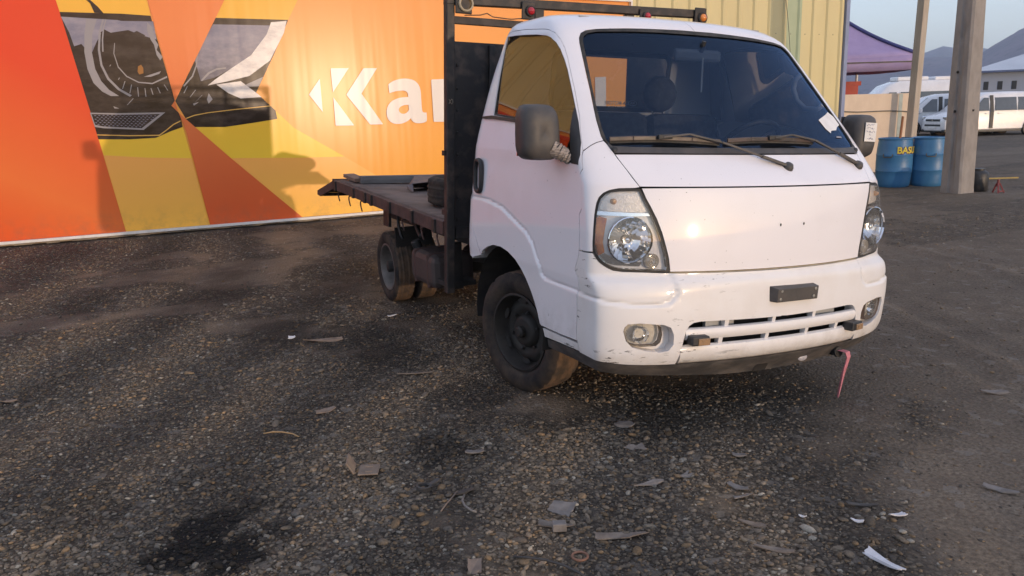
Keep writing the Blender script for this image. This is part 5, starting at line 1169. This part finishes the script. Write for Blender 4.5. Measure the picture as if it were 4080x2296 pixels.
# cream wall with cable
M_cream=pm('cream_render',(.66,.54,.42),(.60,.48,.37),scale=3,rough=.85,bmp=.2,bscale=60)
wallc=MB().box((11.49,9.46,.79),(2.36,.14,1.62)).build('cream_wall',M_cream,None,bevel=.01,origin=(11.49,9.46,0)); tag(wallc,'low cream rendered wall joining the corner of the yellow shed','wall')
MB().box((12.27,9.388,.80),(.11,.006,1.58)).build('painted_stripe',pm('pale_blue_stripe',(.42,.48,.46),rough=.8),wallc)
MB().tube([(10.34+.33*k,9.375,1.29-.018*math.sin(k*.9)-.012*k) for k in range(8)],.012,6).build('wall_cable',M_cable,wallc,smooth=True)
M_post=pm('pale_timber_post',(.44,.38,.31),(.36,.30,.24),scale=4,rough=.8,bmp=.2,bscale=30,stretch=(3,3,.4))
o=MB(); o.prism([(12.06,8.92,0),(12.22,8.92,0),(12.22,9.08,0),(12.06,9.08,0)],(.16,.0,5.6)); o=o.build('square_post',M_post,None,bevel=.01,origin=(12.14,9.0,0)); tag(o,'slim pale square post leaning slightly beside the cream wall','post')
# concrete pole
M_pole=pm('concrete_pole',(.30,.272,.25),(.235,.212,.195),scale=6,rough=.9,bmp=.5,bscale=45,stretch=(1,1,.5))
V_=[];F_=[];zz=[-.05,.08,.4,1,1.6,2.2,2.9,4,6,8]; rr=random.Random(3)
for k,z in enumerate(zz):
    w=.365-.022*max(z,0); cx=9.148-.008*z; cy=5.68+.01*z
    pts=[(0,.028),(.028,0),(w-.03,0),(w,.03),(w,w-.03),(w-.03,w),(.03,w),(0,w-.03),(.0,w*.62),(.030,w*.55),(.030,w*.40),(0,w*.33)]
    for px,py in pts: V_.append((cx+px+rr.uniform(-.006,.006),cy+py+rr.uniform(-.006,.006),z))
n_=12
for k in range(len(zz)-1):
    for i in range(n_): F_.append((k*n_+i,k*n_+(i+1)%n_,(k+1)*n_+(i+1)%n_,(k+1)*n_+i))
F_.append(tuple((len(zz)-1)*n_+i for i in range(n_)))
pole=recalc(mesh_obj('concrete_pole',V_,F_,M_pole,None,origin=(9.33,5.86,0))); tag(pole,'stout square concrete utility pole standing right of the blue barrels','pole')
mb=MB()
for z in (1.27,1.86): mb.lathe([(0,-.004),(.02,-.004),(.022,.003)],(9.142-.008*z,5.68+.18+.01*z,z),(1,0,0),10)
mb.box((9.30,5.672+.012,1.28),(.03,.01,.03)); mb.build('bolt_hole',M_under,pole)
can=MB(); can.lathe([(0,0),(.15,0),(.165,.02),(.165,.27),(.15,.30),(.10,.33),(.10,.36),(0,.36)],(9.76,5.83,.0),(0,0,1),18); can=can.build('black_canister',M_blk,None,auto=40,origin=(9.76,5.83,0)); tag(can,'black canister standing on the ground behind the concrete pole','canister')
mb=MB(); M_rj=pm('red_jack_paint',(.24,.04,.04),(.15,.03,.03),scale=20,rough=.5)
for dx,dy in ((-.07,-.06),(.07,-.06),(.0,.08)): mb.bar((9.72+dx,5.45+dy,.0),(9.72+dx*.25,5.45+dy*.25,.15),.022,.016)
mb.tube([(9.72,5.45,.10),(9.72,5.45,.21)],.018,10); mb.bar((9.65,5.39,.03),(9.79,5.39,.03),.016,.016)
o=mb.build('jack_stand',M_rj,None,origin=(9.72,5.45,0)); tag(o,'small red jack stand on the gravel at the pole foot','jack')
o=MB().bar((11.35,6.86,.03),(11.95,6.55,.035),.04,.025).build('yellow_stick',pm('yellow_timber',(.42,.30,.10),rough=.8),None,origin=(11.6,6.7,.02)); tag(o,'thin yellowish stick lying on the gravel beyond the concrete pole','stick')
# ------------------------------------------------------------------ purple canopy tent
M_tent=pm('purple_canopy_cloth',(.34,.275,.49),(.30,.24,.44),scale=3,rough=.75,bmp=.35,bscale=5)
M_tent2=pm('blue_canopy_seam',(.070,.085,.26),rough=.75)
tent=empty('canopy_tent',(13.0,12.1,0)); tag(tent,'purple pop-up canopy tent behind the shed corner and cream wall','tent')
TC=[Vector((13.72,10.22,0)),Vector((11.00,11.50,0)),Vector((12.25,14.2,0)),Vector((14.97,12.95,0))]; TP=Vector((12.985,12.22,3.62))
for k in range(4):
    a=TC[k];b_=TC[(k+1)%4]; V_=[];F_=[];n_=9
    for i in range(n_):
        for j in range(n_):
            s_=i/(n_-1);t_=j/(n_-1); e=a.lerp(b_,t_)+Vector((0,0,2.45)); p=e.lerp(TP,s_); p.z-=.10*math.sin(math.pi*s_)*1.0+.05*math.sin(math.pi*t_)*(1-s_); V_.append(tuple(p))
    for i in range(n_-1):
        for j in range(n_-1): F_.append((i*n_+j,i*n_+j+1,(i+1)*n_+j+1,(i+1)*n_+j))
    recalc(mesh_obj('roof_cloth',V_,F_,M_tent,tent,smooth=True,solid=.006))
    V_=[];m_=13
    for j in range(m_):
        e=a.lerp(b_,j/(m_-1)); sag=.05*math.sin(math.pi*j/(m_-1)); nx_v=(b_-a).normalized().cross(Vector((0,0,1))); rip=.02*math.sin(j*2.2)
        V_+=[tuple(e+Vector((0,0,2.45-sag))),tuple(e+nx_v*rip+Vector((0,0,2.13-sag*.6)))]
    recalc(mesh_obj('valance',V_,[(2*j,2*j+1,2*j+3,2*j+2) for j in range(m_-1)],M_tent,tent,smooth=True,solid=.005))
    MB().bar(a+Vector((0,0,0)),a+Vector((0,0,2.42)),.045,.045).build('tent_leg',pm('white_tent_leg',(.62,.58,.52),rough=.4),tent)
    MB().bar(a+Vector((0,0,2.30)),b_+Vector((0,0,2.30)),.03,.03).build('truss_bar',M_blk,tent)
    d=(TP-(a+Vector((0,0,2.45)))); mb=MB(); mb.tube([a+Vector((0,0,2.47))+d*t_+Vector((0,0,-.10*math.sin(math.pi*t_)+.012)) for t_ in np.linspace(0,1,9)],.045,5); mb.build('ridge_seam',M_tent2,tent,smooth=True)
    MB().bar(a+Vector((0,0,2.30)),(TC[(k+2)%4]+a)/2+Vector((0,0,2.36)),.03,.03).build('truss_bar',M_blk,tent)
# red open skip behind the wall
mb=MB(); mb.prism([(13.1,12.6,.0),(14.10,12.1,0),(14.5,13.0,0),(13.5,13.5,0)],(0,0,1.9)); mb=mb.build('red_container',pm('red_container_paint',(.50,.050,.030),(.40,.04,.025),scale=4,rough=.5),None,bevel=.03,origin=(13.8,12.8,0)); tag(mb,'red container top showing above the cream wall under the tent','container')
MB().prism([(13.05,12.58,1.84),(14.12,12.05,1.84),(14.56,13.03,1.84),(13.47,13.55,1.84)],(0,0,.10)).build('container_rim',pm('red_container_paint',(.50,.050,.030)),mb)
# ------------------------------------------------------------------ vans
M_vanw=pm('white_van_paint',(.74,.74,.76),(.68,.67,.68),scale=2,rough=.25,coat=.6)
M_vang=pm('dark_vehicle_glass',(.030,.036,.045),(.05,.058,.07),scale=2,rough=.05,coat=1)
M_vand=pm('dark_vehicle_trim',(.02,.02,.022),rough=.5)
def van(name,loc,head,label,secs,wb,ws,sides,extras=None,mat=None,H=1.9,rw_=.33,group=None,sc=.88):
    h=Vector((head[0],head[1],0)).normalized(); lt=Vector((-h.y,h.x,0)); o0=Vector(loc)
    X=lambda p:tuple(o0+(h*(-p[0])+lt*p[1]+Vector((0,0,p[2])))*sc)     # local x runs from the nose backwards, y to its own left
    root=empty(name,loc); tag(root,label,'van',group)
    rr_=rw_; rw_=rw_*sc
    V=[];F=[];n=0
    for x,zb,zt,wb_,wt_ in secs:
        zm=min(1.05,zb+(zt-zb)*.62)
        half=[(0,zb),(wb_*.86,zb),(wb_,zb+.12),(wb_*1.0,(zb+zm)/2),(wb_*.985,zm),((wb_+wt_)/2*1.01,zm+(zt-zm)*.55),(wt_,zt-(zt-zm)*.12),(wt_*.86,zt-.01),(0,zt+.01)]
        ringp=half+[(-y,z) for y,z in half[-2:0:-1]]; n=len(ringp)
        V+=[X((x,y,z)) for y,z in ringp]
    for k in range(len(secs)-1):
        for i in range(n): F.append((k*n+i,k*n+(i+1)%n,(k+1)*n+(i+1)%n,(k+1)*n+i))
    F+=[tuple(range(n)),tuple((len(secs)-1)*n+i for i in range(n))]
    bo=recalc(mesh_obj('van_body',V,F,mat or M_vanw,root,auto=38))
    def plate(nm,P,m_,th=.012): 
        vs_=[X(p) for p in P]; o=mesh_obj(nm,vs_,[tuple(range(len(P)))],m_,root,solid=th); return o
    plate('van_windscreen',ws,M_vang)
    for nm,P,m_ in sides: plate(nm,P,m_)
    for x in wb:
        for sg in (-1,1):
            c=Vector(X((x,sg*.86,rr_))); 
            w=MB().lathe([(rw_*.62,-.09),(rw_*.97,-.10),(rw_,-.06),(rw_,.07),(rw_*.96,.10),(rw_*.64,.095)],c,lt*sg,26).build('wheel',M_tyre,root,smooth=True)
            MB().lathe([(rw_*.64,.085),(rw_*.5,.05),(rw_*.2,.07),(0,.07)],c,lt*sg,20).build('wheel_rim',M_rim2,w)
            MB().lathe([(rw_*1.16,-.02),(rw_*1.16,.113)],c,lt*sg,26).build('wheel_arch',M_vand,root)
            MB().lathe([(rw_*1.18,.112),(rw_*1.0,.113)],c,lt*sg,26).build('wheel_arch_lip',M_vand,root)
    for nm,c,d,m_ in (extras or []):
        q=Vector(X(c)); rot=Matrix((h,lt,Vector((0,0,1)))).transposed(); d=tuple(k_*sc for k_ in d); MB().box(q,d,rot).build(nm,m_,root,bevel=min(d)*.25)
    return root
SE=[(0,.32,.70,.60,.55),(.05,.24,.86,.80,.72),(.22,.20,.98,.90,.84),(.85,.20,1.12,.945,.86),(1.25,.20,1.46,.95,.80),(1.62,.20,1.76,.95,.775),(2.1,.20,1.88,.95,.79),(3.4,.20,1.90,.95,.80),(4.6,.22,1.88,.945,.79),(4.90,.28,1.80,.92,.76),(4.97,.40,1.60,.88,.74)]
def sg_(s,x0,x1,z0=1.10,z1=1.66,x0t=None,x1t=None):
    y0=s*.972;y1=s*.848; return [(x0,y0,z0),(x1,y0,z0),(x1t if x1t is not None else x1,y1,z1),(x0t if x0t is not None else x0,y1,z1)]
SD=[]
for s in (-1,1):
    SD+=[('side_window',sg_(s,1.18,1.98,x0t=1.75),M_vang),('side_window',sg_(s,2.28,3.30),M_vang),('side_window',sg_(s,3.38,4.55,x1t=4.45),M_vang),('door_gap',[(2.04,s*.978,.34),(2.20,s*.978,.34),(2.20,s*.974,1.05),(2.20,s*.832,1.76),(2.04,s*.832,1.76),(2.04,s*.974,1.05)],M_vand),('sill_trim',[(1.3,s*.965,.20),(3.6,s*.965,.20),(3.6,s*.965,.27),(1.3,s*.965,.27)],M_vand)]
WS=[(.92,.80,1.14),(.92,-.80,1.14),(1.60,-.70,1.735),(1.60,.70,1.735)]
EX=[('grille',(.02,0,.74),(.06,1.0,.10),M_vand),('lower_grille',(.02,0,.52),(.06,1.1,.09),M_vand),('front_lip',(.10,0,.28),(.16,1.62,.12),M_vand),('headlight',(.12,.72,.84),(.16,.26,.16),M_chr),('headlight',(.12,-.72,.84),(.16,.26,.16),M_chr),('badge',(-.012,0,.755),(.02,.10,.09),M_chr),('number_plate',(-.005,0,.42),(.03,.50,.10),M_paper),('door_mirror',(1.25,1.07,1.16),(.12,.20,.22),M_vanw),('door_mirror',(1.25,-1.07,1.16),(.12,.20,.22),M_vanw),('door_handle',(1.90,.985,.98),(.16,.02,.04),M_vanw),('door_handle',(2.50,.985,.98),(.16,.02,.04),M_vanw),('door_handle',(1.90,-.985,.98),(.16,.02,.04),M_vanw)]
van('passenger_van',(26.35,19.2,-.02),(-.90,.30),'white passenger van with its side door ajar, parked nearest behind the pole',SE,(.95,4.05),WS,SD,EX)
van('compact_van',(26.6,21.6,-.02),(-.80,.62),'white compact van half hidden behind the passenger van and the post',SE,(.95,4.05),WS,SD,EX,mat=pm('silver_white_paint',(.62,.64,.68),(.56,.58,.62),scale=2,rough=.28,coat=.5))
SB=[(0,.35,1.0,.75,.70),(.08,.30,1.2,.92,.85),(.5,.30,1.35,1.0,.92),(1.0,.30,1.70,1.02,.92),(1.6,.30,2.30,1.02,.86),(2.2,.30,2.50,1.02,.84),(5.6,.30,2.50,1.02,.84),(5.95,.35,2.40,.98,.80)]
SDB=[]
for s in (-1,1): SDB+=[('side_window',[(1.25,s*1.03,1.30),(2.0,s*1.03,1.30),(2.0,s*.99,1.95),(1.65,s*.99,1.95)],M_vang),('side_window',[(2.2,s*1.035,1.35),(5.5,s*1.035,1.35),(5.5,s*.98,1.95),(2.2,s*.98,1.95)],M_vang)]
van('minibus',(28.6,25.4,0),(-.86,.52),'tall white minibus with a roof air conditioner, behind the cream wall',SB,(1.1,4.7),[(.95,.86,1.42),(.95,-.86,1.42),(1.62,-.76,2.22),(1.62,.76,2.22)],SDB,[('roof_air_conditioner',(2.9,0,2.60),(1.5,1.1,.20),M_vanw),('roof_air_conditioner',(4.6,0,2.58),(1.3,1.1,.18),M_vanw),('roof_grille',(2.5,0,2.71),(.5,.9,.02),M_vand)],H=2.5,sc=.92)
# ------------------------------------------------------------------ far warehouse
M_wh=pm('pale_blue_wall',(.30,.33,.40),(.27,.30,.37),scale=.4,rough=.8); M_whr=pm('pale_metal_roof',(.50,.54,.60),(.44,.48,.54),scale=.3,rough=.5)
wh=empty('warehouse',(75,40,0)); tag(wh,'long pale blue warehouse with small windows and low pitched roof','building')
u_=Vector((.64,-.768,0)); w_=Vector((.768,.64,0)); A0=Vector((65.2,44.9,0))
def WP(a,b_,z): return tuple(A0+u_*a+w_*b_+Vector((0,0,z)))
V_=[WP(0,0,-.3),WP(34,0,-.3),WP(34,18,-.3),WP(0,18,-.3),WP(0,0,3.65),WP(34,0,3.65),WP(34,18,3.65),WP(0,18,3.65)]
recalc(mesh_obj('wall',V_,[(0,1,5,4),(1,2,6,5),(2,3,7,6),(3,0,4,7)],M_wh,wh))
recalc(mesh_obj('roof',[WP(-.5,-.5,3.62),WP(34.5,-.5,3.62),WP(34.5,18.5,3.62),WP(-.5,18.5,3.62),WP(9,9,6.6),WP(25,9,6.6)],[(0,1,5,4),(1,2,5),(2,3,4,5),(3,0,4)],M_whr,wh))
MB().prism([WP(-.5,-.5,3.50),WP(34.5,-.5,3.50),WP(34.5,-.62,3.50),WP(-.5,-.62,3.50)],(0,0,.16)).build('gutter',pm('blue_gutter',(.10,.13,.24),rough=.5),wh)
for k in range(16):
    a=.9+1.05*k*1.0
    wdw=MB().prism([WP(a,-.03,2.05),WP(a+.36,-.03,2.05),WP(a+.36,-.03,2.75),WP(a,-.03,2.75)],(.012,.03,0)).build('window',M_vand,wh)
# white tanks by the warehouse
for k,(dx,dy) in enumerate(((0,0),(1.3,-.5))):
    x_,y_=47.3+dx,36.6+dy; o=MB(); o.lathe([(0,0),(.62,0),(.62,1.75),(.50,1.95),(.15,2.05),(0,2.06)],(x_,y_,0),(0,0,1),20); o=o.build('water_tank',M_vanw,None,auto=40,origin=(x_,y_,0)); tag(o,['pale round water tank right behind the minibus roof','pale round water tank closest to the concrete pole'][k],'tank','pale water tanks')
# ------------------------------------------------------------------ hills
M_hill,n,l,b=new_mat('hazed_scrub_hillside'); v=coords(n,l)
c=mixc(n,l,ramp(n,l,noise(n,l,v,.02,6,.65),[(.38,0.),(.62,1.)]),(.165,.145,.19),(.11,.11,.155)); c=mixc(n,l,ramp(n,l,noise(n,l,v,.12,4,.7),[(.52,0.),(.66,.8)]),c,(.07,.075,.095)); l.new(c,b.inputs['Base Color']); b.inputs['Roughness'].default_value=.95  # scrub tones shifted to blue-violet, distance haze painted into the base colour
def hill(name,label,prof,dist,depth,seed,azs=None):
    a0,a1=prof[0][0],prof[-1][0]; na=120;nt=22; V=[];F=[]
    for i in range(na):
        az=a0+(a1-a0)*i/(na-1); tn=np.interp(az,[p[0] for p in prof],[p[1] for p in prof])
        tn=tn+.0022*(float(fbm(np.array([az*1.9]),np.array([seed*3.1]),1.0,4,seed)[0])-.47)*2
        for j in range(nt):
            s_=j/(nt-1); d=dist+depth*(s_-.5); k=math.sin(math.pi*min(s_/.62,1)/2)**1.3 if s_<.62 else math.cos(math.pi*(s_-.62)/.38/2)
            x=CAM_X+d*math.sin(R(az));y=CAM_Y+d*math.cos(R(az))  # hill points laid by bearing and distance from the camera
            hz=tn*(dist+depth*.12)*k*(1+.16*(float(fbm(np.array([x*.006]),np.array([y*.006]),1.0,4,seed)[0])-.47)*2*(1-k*.8))
            V.append((x,y,max(hz,0)-2))
    for i in range(na-1):
        for j in range(nt-1): F.append((i*nt+j,i*nt+j+1,(i+1)*nt+j+1,(i+1)*nt+j))
    o=recalc(mesh_obj(name,V,F,M_hill,None,smooth=True)); tag(o,label,'hill',kind='structure'); return o
hill('hill_far_range','distant hazy mountain ridge behind the dark scrub hill',[(20,.030),(40,.034),(48,.036),(50.5,.040),(52.3,.0485),(53.0,.0535),(53.4,.0550),(54.1,.051),(54.8,.0515),(56,.050),(58,.045),(62,.04),(70,.03),(80,.03)],2100,500,4)
hill('hill_middle','dark blue scrub hill in the middle distance',[(15,.02),(30,.032),(44,.040),(49,.042),(51,.0435),(52.8,.0445),(54.8,.0440),(56,.041),(58,.03),(60,.01)],1300,420,8)
hill('hill_right','steep bare hill whose crest catches the last sun',[(52.5,.002),(54,.030),(55,.044),(56,.056),(57,.066),(58.1,.0755),(59.5,.085),(61,.090),(64,.082),(70,.06),(80,.045)],1000,420,12)
# evening haze over the plain
hzm=bpy.data.materials.new('evening_haze'); hzm.use_nodes=True; nt=hzm.node_tree; nt.nodes.remove(nt.nodes['Principled BSDF']); pv=nt.nodes.new('ShaderNodeVolumePrincipled')
pv.inputs['Color'].default_value=(.66,.80,1.0,1); pv.inputs['Density'].default_value=.00036; pv.inputs['Anisotropy'].default_value=.0; nt.links.new(pv.outputs[0],nt.nodes['Material Output'].inputs['Volume'])
gxa,gxb,gya,gyb=float(gx[0]),float(gx[-1]),float(gy[0]),float(gy[-1])
hb_=MB().box(((gxa+gxb)/2,(gya+gyb)/2,(150-4)/2),(gxb-gxa+20,gyb-gya+20,150+4)).build('haze',hzm,None); tag(hb_,'thin bluish evening haze over the plain','haze',kind='stuff')
# ------------------------------------------------------------------ litter on the gravel
M_lit=[pm('grey_plastic_shard',(.20,.18,.168),(.14,.125,.115),scale=20,rough=.7),pm('brown_card',(.20,.155,.125),(.15,.115,.095),scale=20,rough=.85),pm('white_plastic',(.62,.62,.66),(.52,.52,.55),scale=20,rough=.5),pm('wood_chip',(.21,.175,.145),(.13,.105,.09),scale=14,rough=.85,stretch=(1,1,1)),pm('dark_scrap',(.055,.05,.048),rough=.6)]
RS=random.Random(21)
def shard(name,x,y,L,W,ang,mi,label,cat,pts=None,curl=.006,th=.004,tilt=.05):
    """thin irregular flake resting on the stones"""
    if pts is None:
        pts=[(-.5,-.5),(.1,-.55),(.5,-.35),(.48,.3),(.15,.5),(-.4,.45)]; pts=[(a+RS.uniform(-.07,.07),b_+RS.uniform(-.1,.1)) for a,b_ in pts]
    pts=densify(pts,.22); pts=[(a+RS.uniform(-.045,.045),b_+RS.uniform(-.07,.07)) for a,b_ in pts]; tilt=RS.uniform(-.35,.35); cl2=RS.uniform(-.5,.5)
    c,s=math.cos(ang),math.sin(ang); z=g0(x,y)+.011; V=[]
    for top in (1,0):
        for a,b_ in pts:
            dx=a*L*.85;dy=b_*W*.85; zz=z+curl*(a*a*4-.5)+tilt*dy+cl2*dx*b_*.6+(th if top else 0); V.append((x+dx*c-dy*s,y+dx*s+dy*c,zz))
    n_=len(pts); F=[tuple(range(n_)),tuple(range(n_,2*n_))[::-1]]+[(i,n_+i,n_+(i+1)%n_,(i+1)%n_) for i in range(n_)]
    o=recalc(mesh_obj(name,V,F,M_lit[mi],None,origin=(x,y,z))); tag(o,label,cat,'litter on the gravel'); return o
SL=[(-.5,-.4),(.1,-.5),(.5,-.15),(.5,.25),(0,.45),(-.5,.3)]
LIT=[
('plastic_strip',-.557,-1.00,.155,.034,-1.50,2,'long white plastic strip at the bottom right edge of the picture','strip',[(-.5,-.4),(.5,-.5),(.52,.4),(-.48,.5)]),
('white_flake',-.262,-.812,.075,.032,-.40,2,'white oblong flake above and right of the white plastic strip','flake',[(-.5,-.5),(.5,-.5),(.42,.5),(-.38,.45)]),
('white_flake',-.561,-.658,.030,.022,-1.1,2,'tiny white chip left of the white oblong flake','flake',None),
('white_flake',-.42,-.775,.050,.014,-1.0,2,'thin bent white sliver between the white chip and the oblong flake','flake',None),
('grey_shard',-1.288,-.177,.115,.085,-.75,0,'diamond shaped grey plastic shard in the middle foreground','shard',[(-.5,-.4),(.4,-.5),(.5,.45),(-.4,.5)]),
('grey_shard',-1.37,.463,.095,.055,-.45,0,'rectangular grey shard farthest of the foreground shards below the truck','shard',[(-.5,-.5),(.5,-.45),(.5,.5),(-.45,.45)]),
('grey_shard',-.886,-.165,.17,.055,-.25,0,'long curved grey shard right of the diamond shaped shard','shard',[(-.5,-.3),(-.1,-.15),(.2,-.4),(.5,.1),(.2,.4),(-.1,.1)]),
('grey_shard',-.622,.404,.115,.075,-.5,0,'rounded flat grey shard below the front bumper','shard',[(-.5,-.1),(-.3,-.5),(.2,-.5),(.5,-.1),(.3,.4),(-.2,.5)]),
('grey_shard',-.725,.163,.115,.055,-.55,0,'zigzag grey shard below the bumper plate','shard',[(-.5,-.2),(-.1,-.5),(.0,-.2),(.5,-.4),(.3,.4),(0,.15),(-.2,.4)]),
('wood_chip',-1.202,-.445,.22,.050,-.38,3,'broad splintered wood chip with a broken end in the foreground','wood chip',SL),
('wood_chip',-1.367,-.270,.15,.030,-.70,3,'thin wood splinter crossing over the small grey block','wood chip',SL),
('grey_shard',-.60,-.36,.115,.045,-1.2,0,'pale upright curved shard touching a notched grey one','shard',[(-.5,-.2),(0,-.5),(.5,-.1),(.4,.3),(0,.1),(-.4,.4)]),
('grey_shard',-.645,-.43,.095,.045,-.1,0,'notched grey shard touching the pale curved one','shard',[(-.5,-.4),(-.1,-.3),(.5,-.5),(.4,.3),(-.1,.2),(-.3,.5)]),
('grey_shard',-.392,-.135,.075,.045,-.6,0,'leaf shaped grey shard among the heaped stones','shard',None),
('grey_shard',-.710,-.177,.075,.045,.2,0,'arrow shaped grey shard right of the long curved one','shard',[(-.5,0),(0,-.5),(.5,-.3),(.2,0),(.5,.4),(0,.4)]),
('wood_chip',-.752,-.608,.11,.026,-1.0,3,'slim pale wood splinter lying steeply among stones','wood chip',SL),
('wood_chip',-.808,-.776,.16,.024,-.85,3,'long thin brown splinter near the bottom edge','wood chip',SL),
('wood_chip',-.306,-.699,.13,.022,-.65,4,'dark flat twig above the white oblong flake','twig',SL),
('brown_card',-1.729,-.372,.06,.075,-.35,1,'square brown card scrap at the bottom edge','card scrap',[(-.5,-.5),(.4,-.5),(.5,.5),(-.45,.4)]),
('grey_shard',-1.558,.144,.105,.045,.05,4,'dark grey rectangular scrap left of the foreground shards','scrap',[(-.5,-.5),(.5,-.5),(.5,.5),(-.5,.5)]),
('wood_chip',-1.233,1.65,.24,.035,-.40,3,'long grey wood strip beside the front wheel','wood chip',SL),
('wood_chip',-1.53,2.68,.30,.05,-.40,1,'brown bark strip on the gravel left of the front wheel','bark strip',SL),
('white_flake',-1.709,2.857,.055,.035,-.2,2,'small white paper scrap between front wheel and banner','paper scrap',None),
('flat_stone_chip',-1.831,1.317,.13,.045,.2,1,'pointed brown shard on the gravel in front of the truck door','shard',SL),
('grey_shard',1.232,-.179,.15,.035,-.75,0,'grey splinter on the bare dirt right of the truck','splinter',SL),
('grey_shard',.25,-.858,.14,.035,-1.2,0,'curled grey strip on the dirt at the right edge','strip',SL),
('pink_flake',-3.33,2.35,.10,.03,-.3,1,'small pinkish leaf scrap at the left edge of the gravel','leaf',SL),
('white_flake',-.42,4.52,.10,.05,.2,2,'crumpled white paper scrap on the ground left of the rear wheel','paper scrap',None),
('white_flake',-.93,3.05,.09,.03,.1,2,'white card scrap lying beside the outer rear wheel','card scrap',None),
]
for t_ in LIT: shard(*t_[:9],pts=t_[9])
# bent bracket with slots
x_,y_=-1.872,.528; z_=g0(x_,y_)+.012
mb=MB(); mb.box((x_+.035,y_-.02,z_+.010),(.085,.095,.006),Matrix.Rotation(-.4,3,'Z')); mb.box((x_-.030,y_+.02,z_+.035),(.006,.100,.06),Matrix.Rotation(-.35,3,'Z')@Matrix.Rotation(-.5,3,'Y'))
for k in (-.022,.022): mb.box((x_+.035+k*.35,y_-.02+k,z_+.0145),(.030,.012,.004),Matrix.Rotation(-.4,3,'Z'))
o=mb.build('angle_bracket',pm('tan_bracket',(.24,.185,.14),(.18,.135,.105),scale=18,rough=.7),None,bevel=.0015,origin=(x_,y_,z_)); tag(o,'tan slotted angle bracket lying on the gravel in the middle foreground','bracket','litter on the gravel')
x_,y_=-1.406,-.508; mb=MB(); z_=g0(x_,y_)+.022; mb.tube([(x_+.026*math.cos(t),y_+.026*math.sin(t),z_) for t in np.linspace(0,6.283,25)],.0045,6,cap=False); o=mb.build('rubber_ring',pm('brown_ring',(.22,.11,.07),rough=.6),None,smooth=True,origin=(x_,y_,z_)); tag(o,'small reddish brown ring lying near the bottom edge','ring','litter on the gravel')
def wire(name,P,r,mat,label,cat):
    P=[(x,y,g0(x,y)+.022+dz_) for x,y,dz_ in P]; o=MB().tube(P,r,6).build(name,mat,None,smooth=True,origin=P[0]); tag(o,label,cat,'litter on the gravel')
wire('dark_hose',[(-1.60,-.40,0),(-1.56,-.44,.004),(-1.52,-.475,.003),(-1.48,-.53,0),(-1.46,-.59,0),(-1.45,-.64,0)],.0045,M_lit[4],'thin dark hose trailing out of the bottom edge','hose')
wire('yellow_straw',[(-2.17,1.13,0),(-2.13,1.115,.006),(-2.09,1.09,.006),(-2.05,1.05,.004),(-2.03,1.01,0)],.0035,pm('straw',(.42,.27,.13),rough=.7),'curved yellow straw on the left gravel','straw')
wire('bent_wire',[(-1.57,.10,0),(-1.60,.05,.006),(-1.61,.0,.008),(-1.60,-.04,.004),(-1.585,-.055,0)],.004,M_lit[0],'bent grey wire left of the diamond shaped shard','wire')
wire('dark_twig',[(-1.70,.02,0),(-1.66,.06,.004),(-1.61,.11,.004),(-1.585,.14,0)],.0028,M_lit[1],'thin brown twig under the dark grey scrap','twig')
x_,y_=-1.371,-.305; o=MB().box((x_,y_,g0(x_,y_)+.024),(.05,.035,.03),Matrix.Rotation(-.4,3,'Z')).build('grey_block',M_lit[0],None,bevel=.003,origin=(x_,y_,g0(x_,y_)+.01)); tag(o,'small grey plastic block under the thin wood splinter','block','litter on the gravel')
x_,y_=-1.688,.244; z_=g0(x_,y_)+.01; mb=MB(); mb.lathe([(.030,0),(.032,.018),(.024,.020),(.022,.004)],(x_,y_,z_),(.1,0,1),18); mb.bar((x_+.02,y_,z_+.012),(x_+.075,y_+.02,z_+.02),.02,.006); o=mb.build('cast_clamp',M_lit[4],None,origin=(x_,y_,z_)); tag(o,'dark round clamp lying on the gravel right of the angle bracket','clamp','litter on the gravel')
